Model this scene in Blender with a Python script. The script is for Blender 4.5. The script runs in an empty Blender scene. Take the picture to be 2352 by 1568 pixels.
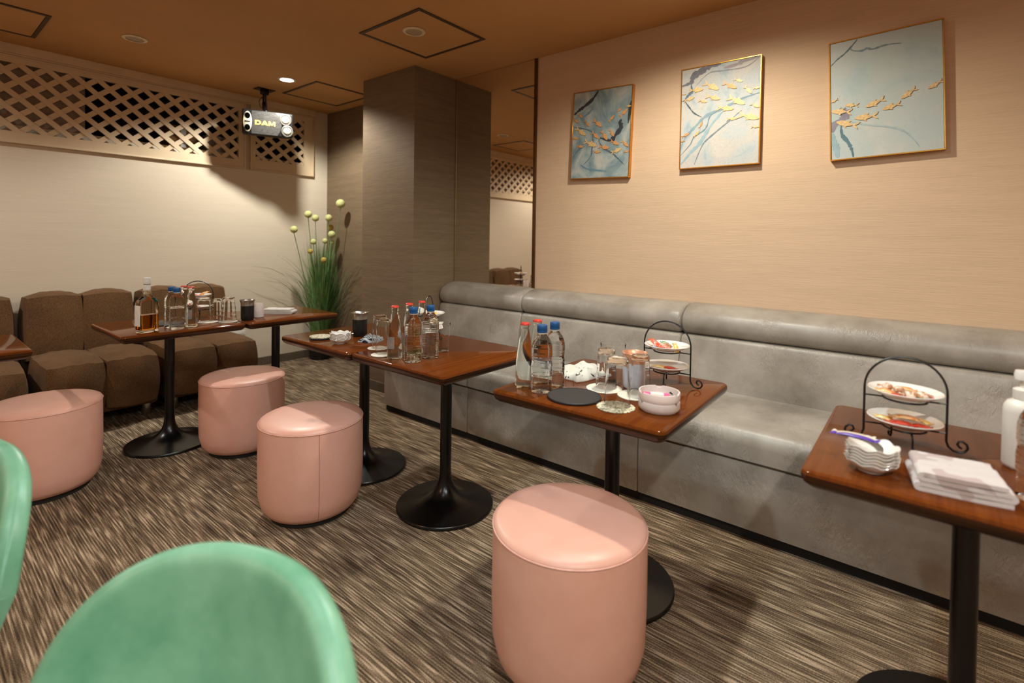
import bpy, bmesh, math, random
from math import pi, sin, cos, radians, sqrt
from mathutils import Vector, Matrix, Euler
random.seed(7)
SC = bpy.context.scene
COL = SC.collection

# ------------------------------------------------------------------ materials
def lin(h):
    h = h.lstrip('#'); out = []
    for i in (0, 2, 4):
        c = int(h[i:i+2], 16) / 255
        out.append(c / 12.92 if c <= .04045 else ((c + .055) / 1.055) ** 2.4)
    return (*out, 1.0)

class NT:
    def __init__(s, name):
        s.m = bpy.data.materials.new(name); s.m.use_nodes = True
        s.t = s.m.node_tree; s.n = s.t.nodes; s.b = s.n['Principled BSDF']
    def add(s, typ, **kw):
        n = s.n.new(typ)
        for k, v in kw.items(): setattr(n, k, v)
        return n
    def link(s, a, b): s.t.links.new(a, b)
    def coord(s, which='Object', scale=(1, 1, 1), rot=(0, 0, 0), loc=(0, 0, 0)):
        tc = s.add('ShaderNodeTexCoord'); mp = s.add('ShaderNodeMapping')
        mp.inputs['Scale'].default_value = scale; mp.inputs['Rotation'].default_value = rot
        mp.inputs['Location'].default_value = loc
        s.link(tc.outputs[which], mp.inputs['Vector']); return mp.outputs['Vector']
    def noise(s, vec, scale=5, detail=3, rough=.5, dist=0):
        n = s.add('ShaderNodeTexNoise'); n.inputs['Scale'].default_value = scale
        n.inputs['Detail'].default_value = detail; n.inputs['Roughness'].default_value = rough
        n.inputs['Distortion'].default_value = dist
        s.link(vec, n.inputs['Vector']); return n.outputs['Fac']
    def ramp(s, fac, stops, interp='LINEAR'):
        r = s.add('ShaderNodeValToRGB'); r.color_ramp.interpolation = interp
        e = r.color_ramp.elements
        while len(e) < len(stops): e.new(.5)
        for el, (p, c) in zip(e, stops):
            el.position = p; el.color = c if len(c) == 4 else (*c, 1)
        s.link(fac, r.inputs['Fac']); return r.outputs['Color']
    def mix(s, fac, a, b, blend='MIX'):
        n = s.add('ShaderNodeMix', data_type='RGBA', blend_type=blend)
        for sock, v in ((n.inputs[0], fac), (n.inputs[6], a), (n.inputs[7], b)):
            if hasattr(v, 'is_output'): s.link(v, sock)
            else: sock.default_value = v
        return n.outputs[2]
    def bump(s, h, strength=.3, dist=.01):
        n = s.add('ShaderNodeBump'); n.inputs['Strength'].default_value = strength
        n.inputs['Distance'].default_value = dist
        s.link(h, n.inputs['Height']); s.link(n.outputs['Normal'], s.b.inputs['Normal'])
    def color(s, c):
        if hasattr(c, 'is_output'): s.link(c, s.b.inputs['Base Color'])
        else: s.b.inputs['Base Color'].default_value = c
    def set(s, **kw):
        for k, v in kw.items(): s.b.inputs[k.replace('_', ' ')].default_value = v

def plain(name, hexc, rough=.5, metal=0, var=.12, vscale=30, bump=0, bscale=200, **kw):
    """one colour with a slight procedural mottle"""
    t = NT(name); c = lin(hexc); v = t.coord()
    f = t.noise(v, vscale, 3)
    lo = tuple(x * (1 - var) for x in c[:3]); hi = tuple(min(1, x * (1 + var)) for x in c[:3])
    t.color(t.ramp(f, [(.3, lo), (.7, hi)])); t.set(Roughness=rough, Metallic=metal, **kw)
    if bump: t.bump(t.noise(v, bscale, 2), bump, .002)
    return t.m

def glassy(name, hexc='ffffff', ior=1.45, rough=0.0, bump=0, pattern=None, bscale=60):
    t = NT(name); t.color(lin(hexc)); t.set(Roughness=rough, IOR=ior, Transmission_Weight=1.0, Specular_IOR_Level=1.0)
    if pattern == 'emboss':
        v = t.coord('UV', (6, 5.6, 1)); br = t.add('ShaderNodeTexBrick'); br.offset = 0
        br.inputs['Scale'].default_value = 1; br.inputs['Mortar Size'].default_value = .11
        br.inputs['Mortar Smooth'].default_value = .9; br.inputs['Brick Width'].default_value = 1.0
        br.inputs['Row Height'].default_value = 1.0
        t.link(v, br.inputs['Vector']); t.bump(br.outputs['Fac'], .32, .002)
    elif pattern == 'cut':
        v = t.coord('UV', (9, 6, 1)); vo = t.add('ShaderNodeTexVoronoi', distance='MANHATTAN')
        vo.inputs['Scale'].default_value = 1; vo.inputs['Randomness'].default_value = 0
        t.link(v, vo.inputs['Vector']); t.bump(vo.outputs['Distance'], .35, .003)
    elif bump:
        t.bump(t.noise(t.coord(), bscale, 2), bump, .002)
    return t.m

def wallpaper(name, base, axis, amp=.10, bump=.25):
    """woven wallpaper: fine horizontal threads; axis = the wall's horizontal axis"""
    t = NT(name); c = lin(base)
    sc = (3, 3, 170) if axis == 'xy' else None
    f = t.noise(t.coord('Object', (7, 7, 190)), 1, 4, .65)
    g = t.noise(t.coord('Object', (2.0, 2.0, 30)), 1, 3, .6)
    k = t.mix(.4, f, g)
    lo = tuple(x * (1 - amp) for x in c[:3]); hi = tuple(x * (1 + amp) for x in c[:3])
    t.color(t.ramp(k, [(.32, lo), (.68, hi)])); t.set(Roughness=.75, Specular_IOR_Level=.2)
    t.bump(f, bump, .004)
    return t.m

M = {}
M['wall_beige'] = wallpaper('beige grasscloth wallpaper', 'd2b598', 'xy', .07, .30)
M['wall_cream'] = wallpaper('cream woven wallpaper', 'd9ccb8', 'xy', .04, .14)
M['wall_dark'] = wallpaper('taupe wood grain wallpaper', '7a6853', 'xy', .20, .28)
M['ceiling'] = plain('brown painted ceiling', 'c08d56', .8, 0, .04, 3)
M['frame_beige'] = plain('beige painted joinery', 'd3bd9e', .55, 0, .05, 6)
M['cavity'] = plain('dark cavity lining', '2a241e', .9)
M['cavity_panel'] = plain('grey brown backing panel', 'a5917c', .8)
M['baseboard'] = plain('taupe vinyl baseboard', '5f5243', .6)

def carpet():
    t = NT('striped carpet tiles')
    # threads run along Y, broken into short dashes
    a = t.noise(t.coord('Object', (135, 6.5, 1)), 1, 1.5, .5)
    b = t.noise(t.coord('Object', (62, 3.0, 1), loc=(3, 7, 0)), 1, 2, .6)
    d = t.noise(t.coord('Object', (380, 330, 1)), 1, 2, .7)
    e = t.noise(t.coord('Object', (2.3, 2.3, 1)), 1, 2)
    wv = t.add('ShaderNodeTexWave'); wv.bands_direction = 'X'; wv.inputs['Scale'].default_value = 34; wv.inputs['Distortion'].default_value = .6; wv.inputs['Detail'].default_value = 1
    t.link(t.coord('Object', (1, .25, 1)), wv.inputs['Vector'])
    k = t.mix(.45, a, b); k = t.mix(.11, k, wv.outputs['Fac']); k = t.mix(.42, k, d); k = t.mix(.05, k, e)
    col = t.ramp(k, [(.37, lin('241c15')), (.46, lin('59493a')), (.53, lin('84705a')), (.60, lin('c0aa90'))])
    dash = t.ramp(a, [(.57, (0, 0, 0)), (.68, (.55, .55, .55))])
    col = t.mix(dash, col, lin('c9b398'))
    t.color(col); t.set(Roughness=.95, Specular_IOR_Level=.1)
    t.bump(t.mix(.5, a, d), .6, .006); return t.m
M['carpet'] = carpet()

def leather(name, lo, hi, scale=3.2, wr=.55, rough=.42, wscale=55):
    t = NT(name); v = t.coord()
    f = t.noise(v, scale, 5, .62)
    t.color(t.ramp(f, [(.30, lin(lo)), (.72, lin(hi))]))
    w = t.noise(t.coord('Object', (1.3, 1.3, .45)), wscale, 3, .6, .9)
    m = t.noise(v, scale * 1.7, 3)
    h = t.mix(t.ramp(m, [(.45, (0, 0, 0)), (.62, (1, 1, 1))]), (.5, .5, .5, 1), w)
    t.bump(h, wr, .006); t.set(Roughness=rough); return t.m
M['bench_leather'] = leather('grey brown distressed leatherette', '847c71', 'b2aaa0', 3.6, .75, .40)
M['pink'] = leather('pink grained leatherette', 'dca591', 'e4af9d', 8, .12, .38, 380)
M['pink_seam'] = plain('pink piping', 'e8b3a2', .45)
M['black_rubber'] = plain('black rubber foot', '141210', .7)
M['green'] = leather('green mottled velvet', '609b78', '8dbf9e', 7, .12, .38, 20)

def fabric(name, lo, hi):
    t = NT(name); f = t.noise(t.coord('Object', (260, 260, 90)), 1, 2, .7)
    g = t.noise(t.coord(), 6, 3)
    t.color(t.ramp(t.mix(.3, f, g), [(.35, lin(lo)), (.65, lin(hi))]))
    t.set(Roughness=.92, Specular_IOR_Level=.15, Sheen_Weight=.05)
    t.bump(f, .3, .002); return t.m
M['sofa'] = fabric('brown ribbed sofa fabric', '523b27', '745638')
M['chrome'] = plain('brushed chrome', 'b9b4ac', .3, 1, .03)
M['black_metal'] = plain('black powder coated metal', '0b0a0a', .26, 0, .1, 40, .05, 600)
M['wire'] = plain('black wire', '0d0b0a', .38)

def tabletop():
    t = NT('dark red brown lacquered wood')
    f = t.noise(t.coord('Object', (3, 90, 60)), 1, 3, .5, .2)
    t.color(t.ramp(f, [(.3, lin('5e2d10')), (.7, lin('703a16'))]))
    t.set(Roughness=.09, IOR=1.19); return t.m
M['table'] = tabletop()
def edge():
    t = NT('dark walnut streaked edge')
    f = t.noise(t.coord('Object', (5, 5, 260)), 1, 3, .6, .3)
    t.color(t.ramp(f, [(.35, lin('1e0e05')), (.65, lin('45240e'))])); t.set(Roughness=.2, IOR=1.4); return t.m
M['table_edge'] = edge()
M['mirror'] = plain('silvered mirror glass', 'f0ebe2', .0, 1, 0)
M['bronze'] = plain('bronze trim', '6e5133', .3, .8)
M['gold'] = plain('brushed gold frame', 'd39a45', .3, .9, .06)
M['gold_leaf'] = plain('gold leaf', 'd8b680', .45, .15, .18, 120, .2, 220)
M['rose_leaf'] = plain('copper leaf', 'd39a62', .45, .15, .22, 150, .25, 220)
M['steel'] = plain('polished steel', 'b5aea6', .34, .9, .03)
M['black_plastic'] = plain('black plastic', '151515', .35)
M['porcelain'] = plain('white porcelain', 'e9e4dd', .16, 0, .02, 20, 0, 200, Coat_Weight=.5)
M['white_plastic'] = plain('white plastic', 'dcd6cc', .4, 0, .02)
M['white_card'] = plain('white card coaster', 'ded5c4', .8, 0, .04, 60)
M['glass'] = glassy('clear glass', 'ffffff', 1.22)
M['glass_cut'] = glassy('cut glass', 'ffffff', 1.24, 0, pattern='cut')
M['thin_plastic'] = glassy('clear plastic', 'ffffff', 1.12, .02)
M['pet'] = glassy('water filled clear plastic', 'fdfeff', 1.17, 0, pattern='emboss')
M['soda_glass'] = glassy('clear bottle glass', 'f8fbf6', 1.20, .0, .12, None, 40)
M['whisky_glass'] = glassy('clear whisky bottle glass', 'fffdf6', 1.14, 0)
M['whisky'] = glassy('amber whisky', 'f0a02c', 1.14)
M['frost'] = plain('frosted glass', 'fdf3ee', .45, 0, .02, 20, 0, 200, Transmission_Weight=.45, IOR=1.25)
M['blue_cap'] = plain('blue bottle cap', '0f4f86', .35)
M['red_cap'] = plain('red crown cap', 'cf3a2c', .35)
M['teal'] = plain('teal neck tag', '1f8f9a', .5)
M['label_white'] = plain('white paper label', 'd9d6cf', .7)
M['label_blue'] = plain('pale blue printed label', 'c4d4d8', .6, 0, .05, 60, 0, 200, Alpha=.22)
M['mat_black'] = plain('black ribbed rubber mat', '2d2826', .7, 0, .2, 300, .5, 420)
M['copper_inner'] = plain('satin copper', 'e2ab8a', .35, .5)
M['tumbler_white'] = plain('pale lilac white enamel', 'cdd2dc', .3)
M['pink_plastic'] = plain('pink lighter plastic', 'ea5f92', .3)
M['purple'] = plain('purple printed film', '5a3aa0', .3, 0, .2, 60)
M['cream_film'] = plain('cream film', 'e2d2b6', .4)

def stone():
    t = NT('speckled stone paper'); v = t.coord()
    f = t.noise(v, 130, 3, .7)
    t.color(t.ramp(f, [(.40, lin('6f6a58')), (.5, lin('c9bf9f')), (.62, lin('e6dcc0'))]))
    t.set(Roughness=.7); t.bump(f, .4, .002); return t.m
M['doily'] = stone()
def terry(name, base, spot=None, thr=.66, sscale=26):
    t = NT(name); v = t.coord(); f = t.noise(v, 420, 2, .7)
    c = lin(base)
    col = t.ramp(f, [(.3, tuple(x * .86 for x in c[:3])), (.7, c)])
    if spot:
        g = t.noise(v, sscale, 1, .4, .6)
        col = t.mix(t.ramp(g, [(thr, (0, 0, 0)), (thr + .015, (1, 1, 1))]), col, lin(spot))
    t.color(col); t.set(Roughness=.95, Sheen_Weight=.3); t.bump(f, .5, .003); return t.m
M['towel_pink'] = terry('white terry with pink grey print', 'd6cdca', 'b9a6a2', .57, 17)
M['towel_spot'] = terry('white terry with brown spots', 'dcd8cc', '4a3a2c', .66, 55)
M['towel_white'] = terry('white terry', 'd8d2ca')
def stripes():
    t = NT('navy and white striped cloth'); w = t.add('ShaderNodeTexWave')
    w.inputs['Scale'].default_value = 28; w.inputs['Distortion'].default_value = 2
    t.link(t.coord(), w.inputs['Vector'])
    t.color(t.ramp(w.outputs['Fac'], [(.4, lin('20242c')), (.6, lin('b9bcc0'))])); t.set(Roughness=.9); return t.m
M['cloth_stripe'] = stripes()
def blades():
    t = NT('green grass blades'); f = t.noise(t.coord('Object', (30, 30, 3)), 1, 2)
    t.color(t.ramp(f, [(.3, lin('4d7841')), (.52, lin('759a5c')), (.72, lin('b9c78e'))])); t.set(Roughness=.6); return t.m
M['blade'] = blades()
M['stem'] = plain('pale green stem', '6d8f55', .6)
M['allium'] = plain('pale yellow green flower ball', 'c3c586', .8, 0, .2, 90, .8, 160)
M['allium_dry'] = plain('dry ochre flower ball', 'b39a4a', .8, 0, .25, 90, .8, 160)
def candy(name, a, b=None, dots=False):
    t = NT(name); v = t.coord(); ca = lin(a)
    if b:
        if dots:
            vo = t.add('ShaderNodeTexVoronoi'); vo.inputs['Scale'].default_value = 190
            vo.inputs['Randomness'].default_value = .15; t.link(v, vo.inputs['Vector'])
            col = t.ramp(vo.outputs['Distance'], [(.30, lin(b)), (.36, ca)])
        else:
            col = t.ramp(t.noise(v, 60, 2), [(.48, ca), (.54, lin(b))])
        t.color(col)
    else: t.color(ca)
    t.set(Roughness=.25, Coat_Weight=.4); t.bump(t.noise(v, 140, 2, .6, 1), .5, .003); return t.m
M['c_dots'] = candy('red wrapper with white dots', 'd8583a', 'f3d9c8', True)
M['c_orange'] = candy('orange wrapper', 'e8924a', 'f0c48a')
M['c_yellow'] = candy('yellow wrapper', 'e8b34a', 'f2d79a')
M['c_red'] = candy('red wrapper', 'b8281c', 'd8452f')
M['c_green'] = candy('green wrapper', '3f9a5e', '9ac9a0')
M['c_clear'] = candy('clear wrapper over brown sweet', 'b98560', 'e4cdb8')
M['c_pink'] = candy('pink wrapper', 'e88a8e', 'f4cfc8')
M['c_blue'] = candy('blue wrapper', '4f97bf', 'bcdbe6')

# ------------------------------------------------------------------ object helpers
def tag(o, label=None, cat=None, group=None, kind=None):
    if label: o['label'] = label
    if cat: o['category'] = cat
    if group: o['group'] = group
    if kind: o['kind'] = kind
    return o
def thing(name, label, cat, loc=(0, 0, 0), rz=0, group=None):
    o = bpy.data.objects.new(name, None); COL.objects.link(o)
    o.empty_display_size = .05; o.location = loc; o.rotation_euler = (0, 0, rz)
    return tag(o, label, cat, group)
def obj(name, bm, m, parent=None, smooth=True, ang=40):
    me = bpy.data.meshes.new(name)
    bmesh.ops.recalc_face_normals(bm, faces=bm.faces[:])
    return link_mesh(name, bm, me, m, parent, smooth, ang)
def obj_raw(name, bm, m, parent=None, smooth=True, ang=40):
    return link_mesh(name, bm, bpy.data.meshes.new(name), m, parent, smooth, ang)
def link_mesh(name, bm, me, m, parent, smooth, ang):
    if smooth:
        lim = radians(ang)
        for f in bm.faces: f.smooth = True
        for e in bm.edges:
            if len(e.link_faces) == 2 and e.calc_face_angle(0) > lim: e.smooth = False
    bm.to_mesh(me); bm.free()
    me.materials.append(m if not isinstance(m, str) else M[m])
    o = bpy.data.objects.new(name, me); COL.objects.link(o)
    if parent: o.parent = parent
    return o
def dup(root, name, loc, rz=0, label=None, group=None):
    r = root.copy(); r.name = name; COL.objects.link(r); r.location = loc; r.rotation_euler = (0, 0, rz)
    if label: r['label'] = label
    if group: r['group'] = group
    for ch in list(root.children):
        c = ch.copy(); COL.objects.link(c); c.parent = r
        for g in list(ch.children):
            d = g.copy(); COL.objects.link(d); d.parent = c
    return r
def B(): return bmesh.new()
def box(bm, x0, x1, y0, y1, z0, z1, bev=0, seg=2):
    vs = [bm.verts.new(p) for p in ((x0,y0,z0),(x1,y0,z0),(x1,y1,z0),(x0,y1,z0),(x0,y0,z1),(x1,y0,z1),(x1,y1,z1),(x0,y1,z1))]
    fs = [bm.faces.new([vs[i] for i in q]) for q in ((3,2,1,0),(4,5,6,7),(0,1,5,4),(1,2,6,5),(2,3,7,6),(3,0,4,7))]
    if bev:
        es = list({e for f in fs for e in f.edges})
        bmesh.ops.bevel(bm, geom=es, offset=bev, segments=seg, profile=.5, affect='EDGES')
    return bm
def loft(bm, loops, closed=True, cap0=True, cap1=True, uv=True):
    """quads between successive vertex loops"""
    uvl = bm.loops.layers.uv.verify() if uv else None
    n = len(loops[0]); V = [[bm.verts.new(p) for p in lp] for lp in loops]
    m = n if closed else n - 1
    for i in range(len(V) - 1):
        for j in range(m):
            k = (j + 1) % n
            f = bm.faces.new((V[i][j], V[i][k], V[i+1][k], V[i+1][j]))
            if uv:
                us = (j / n, (j + 1) / n, (j + 1) / n, j / n)
                vv = (i, i, i + 1, i + 1)
                for lo, u, w in zip(f.loops, us, vv):
                    lo[uvl].uv = (u, loops[w][0][2] * 6 if True else 0)
    if cap0 and closed: bm.faces.new(list(reversed(V[0])))
    if cap1 and closed: bm.faces.new(V[-1])
    return V
def lathe(bm, prof, n=40, cx=0, cy=0, cap0=True, cap1=True, wob=None):
    loops = []
    for i, (r, z) in enumerate(prof):
        lp = []
        for j in range(n):
            a = 2 * pi * j / n; rr, zz = max(r, 1e-5), z
            if wob: rr, zz = wob(a, r, z, i)
            lp.append((cx + rr * cos(a), cy + rr * sin(a), zz))
        loops.append(lp)
    loft(bm, loops, True, cap0, cap1); return bm
def tube(bm, pts, r, n=8, closed=False):
    pts = [Vector(p) for p in pts]; N = len(pts); loops = []
    up = None
    for i, p in enumerate(pts):
        if closed: t = pts[(i + 1) % N] - pts[i - 1]
        else: t = pts[min(i + 1, N - 1)] - pts[max(i - 1, 0)]
        t.normalize()
        if up is None:
            up = Vector((0, 0, 1)) if abs(t.z) < .9 else Vector((1, 0, 0))
        s = t.cross(up); s.normalize(); up = s.cross(t); up.normalize()
        rr = r[i] if isinstance(r, (list, tuple)) else r
        loops.append([tuple(p + (s * cos(2*pi*j/n) + up * sin(2*pi*j/n)) * rr) for j in range(n)])
    if closed: loops.append(loops[0])
    loft(bm, loops, True, not closed, not closed, uv=False)
    if closed: bmesh.ops.remove_doubles(bm, verts=bm.verts[:], dist=1e-6)
    return bm
def rrect(sx, sy, r, n=6, z=0):
    out = []
    for cx, cy, a0 in ((sx/2-r, sy/2-r, 0), (-sx/2+r, sy/2-r, pi/2), (-sx/2+r, -sy/2+r, pi), (sx/2-r, -sy/2+r, 1.5*pi)):
        for k in range(n + 1):
            a = a0 + pi/2 * k / n
            out.append((cx + r * cos(a), cy + r * sin(a), z))
    return out
def puff(bm, cx, cy, cz, sx, sy, sz, k=.45, n=12, top=0, seed=0, wr=0):
    """soft cushion: cube blended towards a sphere"""
    rnd = random.Random(seed); idx = {}
    def vert(p):
        key = tuple(round(c, 5) for c in p)
        if key in idx: return idx[key]
        x, y, z = p
        X = x * sqrt(max(0, 1 - k * (y*y/2 + z*z/2 - y*y*z*z/3)))
        Y = y * sqrt(max(0, 1 - k * (x*x/2 + z*z/2 - x*x*z*z/3)))
        Z = z * sqrt(max(0, 1 - k * (x*x/2 + y*y/2 - x*x*y*y/3)))
        if wr: Z += wr * sin(9*x + seed) * sin(7*y + 2*seed) * (1 if z > 0 else 0)
        v = bm.verts.new((cx + X*sx/2, cy + Y*sy/2, cz + Z*sz/2)); idx[key] = v; return v
    for ax in range(3):
        for s in (-1, 1):
            for i in range(n):
                for j in range(n):
                    q = []
                    for di, dj in ((0,0),(1,0),(1,1),(0,1)):
                        a, b = -1 + 2*(i+di)/n, -1 + 2*(j+dj)/n
                        p = [0, 0, 0]; p[ax] = s; p[(ax+1) % 3] = a; p[(ax+2) % 3] = b
                        q.append(vert(p))
                    if s < 0: q.reverse()
                    try: bm.faces.new(q)
                    except ValueError: pass
    return bm
def extrude_y(bm, prof, y0, y1, soft=.012):
    """profile of (x,z) swept along y with softened ends"""
    cx = sum(p[0] for p in prof) / len(prof); cz = sum(p[1] for p in prof) / len(prof)
    def ins(d):
        out = []
        for x, z in prof:
            dx, dz = cx - x, cz - z; L = sqrt(dx*dx + dz*dz) or 1
            out.append((x + dx/L*d, z + dz/L*d))
        return out
    st = [(0, soft), (soft*.3, soft*.4), (soft, .0)]
    loops = []
    for o, d in st: loops.append([(x, y0 + o, z) for x, z in ins(d)])
    m = 12
    for i in range(1, m): loops.append([(x, y0 + soft + (y1 - y0 - 2*soft)*i/m, z) for x, z in prof])
    for o, d in reversed(st): loops.append([(x, y1 - o, z) for x, z in ins(d)])
    loft(bm, loops, True, True, True, uv=False); return bm
def arc(cx, cz, r, a0, a1, n=6, rz=None):
    rz = rz or r
    return [(cx + r*cos(radians(a0 + (a1-a0)*i/n)), cz + rz*sin(radians(a0 + (a1-a0)*i/n))) for i in range(n + 1)]
def poly_prism(bm, pts, y0, y1):
    """polygon in x,z extruded between y0 and y1"""
    a = [bm.verts.new((x, y0, z)) for x, z in pts]; b = [bm.verts.new((x, y1, z)) for x, z in pts]
    bm.faces.new(a); bm.faces.new(list(reversed(b))); n = len(pts)
    for i in range(n): bm.faces.new((a[i], b[i], b[(i+1) % n], a[(i+1) % n]))
    return bm

# ------------------------------------------------------------------ the setting
CE, WX, WY = 2.466, 2.866, 4.79
def struct(name, bm, m, parent=None, smooth=False):
    o = obj(name, bm, m, parent, smooth)
    if parent is None: o['kind'] = 'structure'
    return o
struct('floor', box(B(), -3.2, 3.1, -3.4, 5.4, -.1, 0), 'carpet')
struct('ceiling', box(B(), -3.2, 3.1, -3.4, 5.4, CE, CE + .1), 'ceiling')
struct('wall_right', box(B(), WX, WX + .1, -3.4, 2.9135, 0, CE), 'wall_beige')
struct('wall_alcove', box(B(), WX, WX + .1, 2.9135, 5.4, 0, CE), 'wall_dark')
struct('wall_left', box(B(), -3.2, -3.1, -3.4, 5.4, 0, CE), 'wall_beige')
struct('wall_front', box(B(), -3.2, 3.1, -3.4, -3.3, 0, CE), 'wall_beige')
bm = B()
box(bm, -3.1, WX, WY, WY + .12, 0, 1.84); box(bm, -3.1, 2.66, WY + .03, WY + .12, 1.84, 1.935)
box(bm, -3.1, WX, WY, WY + .12, 2.37, CE)
box(bm, 2.66, WX, WY, WY + .12, 1.84, 2.37)
box(bm, 2.03, 2.10, WY, WY + .12, 1.84, 2.37)
struct('wall_back', bm, 'wall_cream')
bm = B()
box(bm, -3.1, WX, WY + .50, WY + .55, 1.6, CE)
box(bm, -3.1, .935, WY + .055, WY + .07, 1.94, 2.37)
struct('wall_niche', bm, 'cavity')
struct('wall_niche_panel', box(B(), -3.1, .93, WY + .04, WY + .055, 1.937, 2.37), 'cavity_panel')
struct('trim_1', box(B(), -3.1, WX, WY + .12, WY + .50, 1.80, 1.84), 'frame_beige')
bm = B()
box(bm, -3.1, 2.068, WY - .035, WY, 2.405, CE, .004); box(bm, 2.068, 2.72, WY - .03, WY, 2.405, CE, .004)
box(bm, -3.1, 2.72, WY - .028, WY, 2.392, 2.404, .002)
struct('trim_2', bm, 'frame_beige')
struct('column', box(B(), 2.4385, WX, 2.9135, 3.548, 0, CE), 'wall_dark')
bm = B(); box(bm, -3.1, WX, WY - .012, WY, 0, .075, .003)
struct('baseboard_back', bm, 'baseboard')
bm = B(); box(bm, 2.4265, 2.4385, 2.905, 3.56, 0, .075, .003); box(bm, WX - .012, WX, 3.548, WY - .012, 0, .075, .003)
struct('baseboard_column', bm, 'baseboard')

# mirror on the right wall beside the column
mir = thing('wall_mirror', 'tall narrow ceiling-high mirror between dark column and beige wall', 'mirror', (WX, 2.525, .80))
obj('mirror_glass', box(B(), -.006, -.0005, -.387, .387, 0, CE - .80 - .002), 'mirror', mir, False)
obj('edge_trim', box(B(), -.014, -.0005, -.412, -.388, 0, CE - .80 - .002, .003), 'bronze', mir)
obj('edge_channel', box(B(), -.010, -.0065, .379, .386, 0, CE - .80 - .002), plain('light metal channel', '9a8458', .4, .6), mir)

# lattice screens in the back wall
def clip(poly, x0, x1, z0, z1):
    for ax, lim, sgn in ((0, x0, 1), (0, x1, -1), (1, z0, 1), (1, z1, -1)):
        out = []
        for i in range(len(poly)):
            a, b = poly[i], poly[(i+1) % len(poly)]
            da, db = (a[ax]-lim)*sgn, (b[ax]-lim)*sgn
            if da >= 0: out.append(a)
            if (da >= 0) != (db >= 0):
                t = da / (da - db); out.append((a[0]+(b[0]-a[0])*t, a[1]+(b[1]-a[1])*t))
        poly = out
        if len(poly) < 3: return None
    return poly
PX, PZ = .1415, .1155
def lattice(fx0, fx1, hx0, hx1, hz0, hz1, u0, z0, label):
    t = thing('lattice_screen', label, 'lattice screen', ((fx0 + fx1)/2, WY, 1.805), 0, 'lattice screens above the sofas')
    L = -(fx0 + fx1)/2; D = -1.805
    bm = B(); fz0, fz1 = 1.806, 2.39
    for a in ((fx0, hx0, fz0, fz1), (hx1, fx1, fz0, fz1), (hx0, hx1, fz0, hz0), (hx0, hx1, hz1, fz1)):
        box(bm, a[0]+L, a[1]+L, -.022, -.0005, a[2]+D, a[3]+D)
    obj('frame', bm, 'frame_beige', t, False)
    bm = B(); e = .012
    for a in ((fx0, fx0+e, fz0, fz1), (fx1-e, fx1, fz0, fz1), (fx0+e, fx1-e, fz0, fz0+e), (fx0+e, fx1-e, fz1-e, fz1)):
        box(bm, a[0]+L, a[1]+L, -.031, -.022, a[2]+D, a[3]+D, .002)
    obj('beading', bm, 'frame_beige', t)
    bm = B(); hw = .0345 / 2 * sqrt(PX*PX + PZ*PZ) / PZ     # half width measured along x
    for s in (1, -1):
        kmin = int(-40); kmax = 40
        for k in range(kmin, kmax):
            # lines (x-u0)/PX + s*(z-z0)/PZ = k+.5
            xc = lambda z: u0 + PX * (k + .5 - s*(z - z0)/PZ)
            p = [(xc(hz0-.05)-hw, hz0-.05), (xc(hz0-.05)+hw, hz0-.05), (xc(hz1+.05)+hw, hz1+.05), (xc(hz1+.05)-hw, hz1+.05)]
            p = clip(p, hx0, hx1, hz0, hz1)
            if not p: continue
            y = (-.019, -.010) if s > 0 else (-.0105, -.0015)
            poly_prism(bm, [(x + L, z + D) for x, z in p], *y)
    obj('lattice_slats', bm, 'frame_beige', t, False)
    return t
lattice(-3.05, 2.048, -2.98, 1.988, 1.885, 2.343, .571, 2.286, 'long diagonal beige lattice screen above the brown sofas, left of the speaker')
lattice(2.088, 2.704, 2.135, 2.604, 1.905, 2.338, 2.54, 2.288, 'short diagonal beige lattice screen behind the speaker, nearest the corner')
for i, (x, w, h, m, lb) in enumerate(((1.62, .22, .30, plain('cardboard', '8a6238', .8), 'brown cardboard box glimpsed through the long lattice screen'),
                                      (1.90, .20, .26, plain('grey carton', 'a8a296', .8), 'pale grey carton glimpsed through the lattice beside the speaker'))):
    t = thing('storage_box', lb, 'box', (x, WY + .30, 1.84))
    obj('carton', box(B(), -w/2, w/2, -.11, .11, 0, h, .004), m, t)
    obj('tape_strip', box(B(), -.02, .02, -.1115, .1115, .02, h + .001), 'label_white', t, False)

# ceiling hatches
def hatch(x0, x1, y0, y1, label):
    t = thing('ceiling_hatch', label, 'ceiling hatch', ((x0+x1)/2, (y0+y1)/2, CE), 0, 'square ceiling access hatches')
    w, h = (x1-x0)/2, (y1-y0)/2; bm = B(); e = .02
    for a in ((-w, w, -h, -h+e), (-w, w, h-e, h), (-w, -w+e, -h+e, h-e), (w-e, w, -h+e, h-e)):
        box(bm, a[0], a[1], a[2], a[3], -.006, -.0005)
    obj('hatch_frame', bm, plain('dark bronze hatch frame', '4a3826', .5), t, False)
    obj('hatch_panel', box(B(), -w+e+.004, w-e-.004, -h+e+.004, h-e-.004, -.004, -.0005), 'ceiling', t, False)
hatch(1.845, 2.388, 2.177, 2.737, 'square brown ceiling hatch with unlit downlight, in front of the column')
hatch(2.20, 2.737, 3.85, 4.41, 'square brown ceiling hatch behind the column near the lit downlight')
hatch(.07, .615, 3.97, 4.50, 'square brown ceiling hatch near the long lattice, at upper left')

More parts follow.
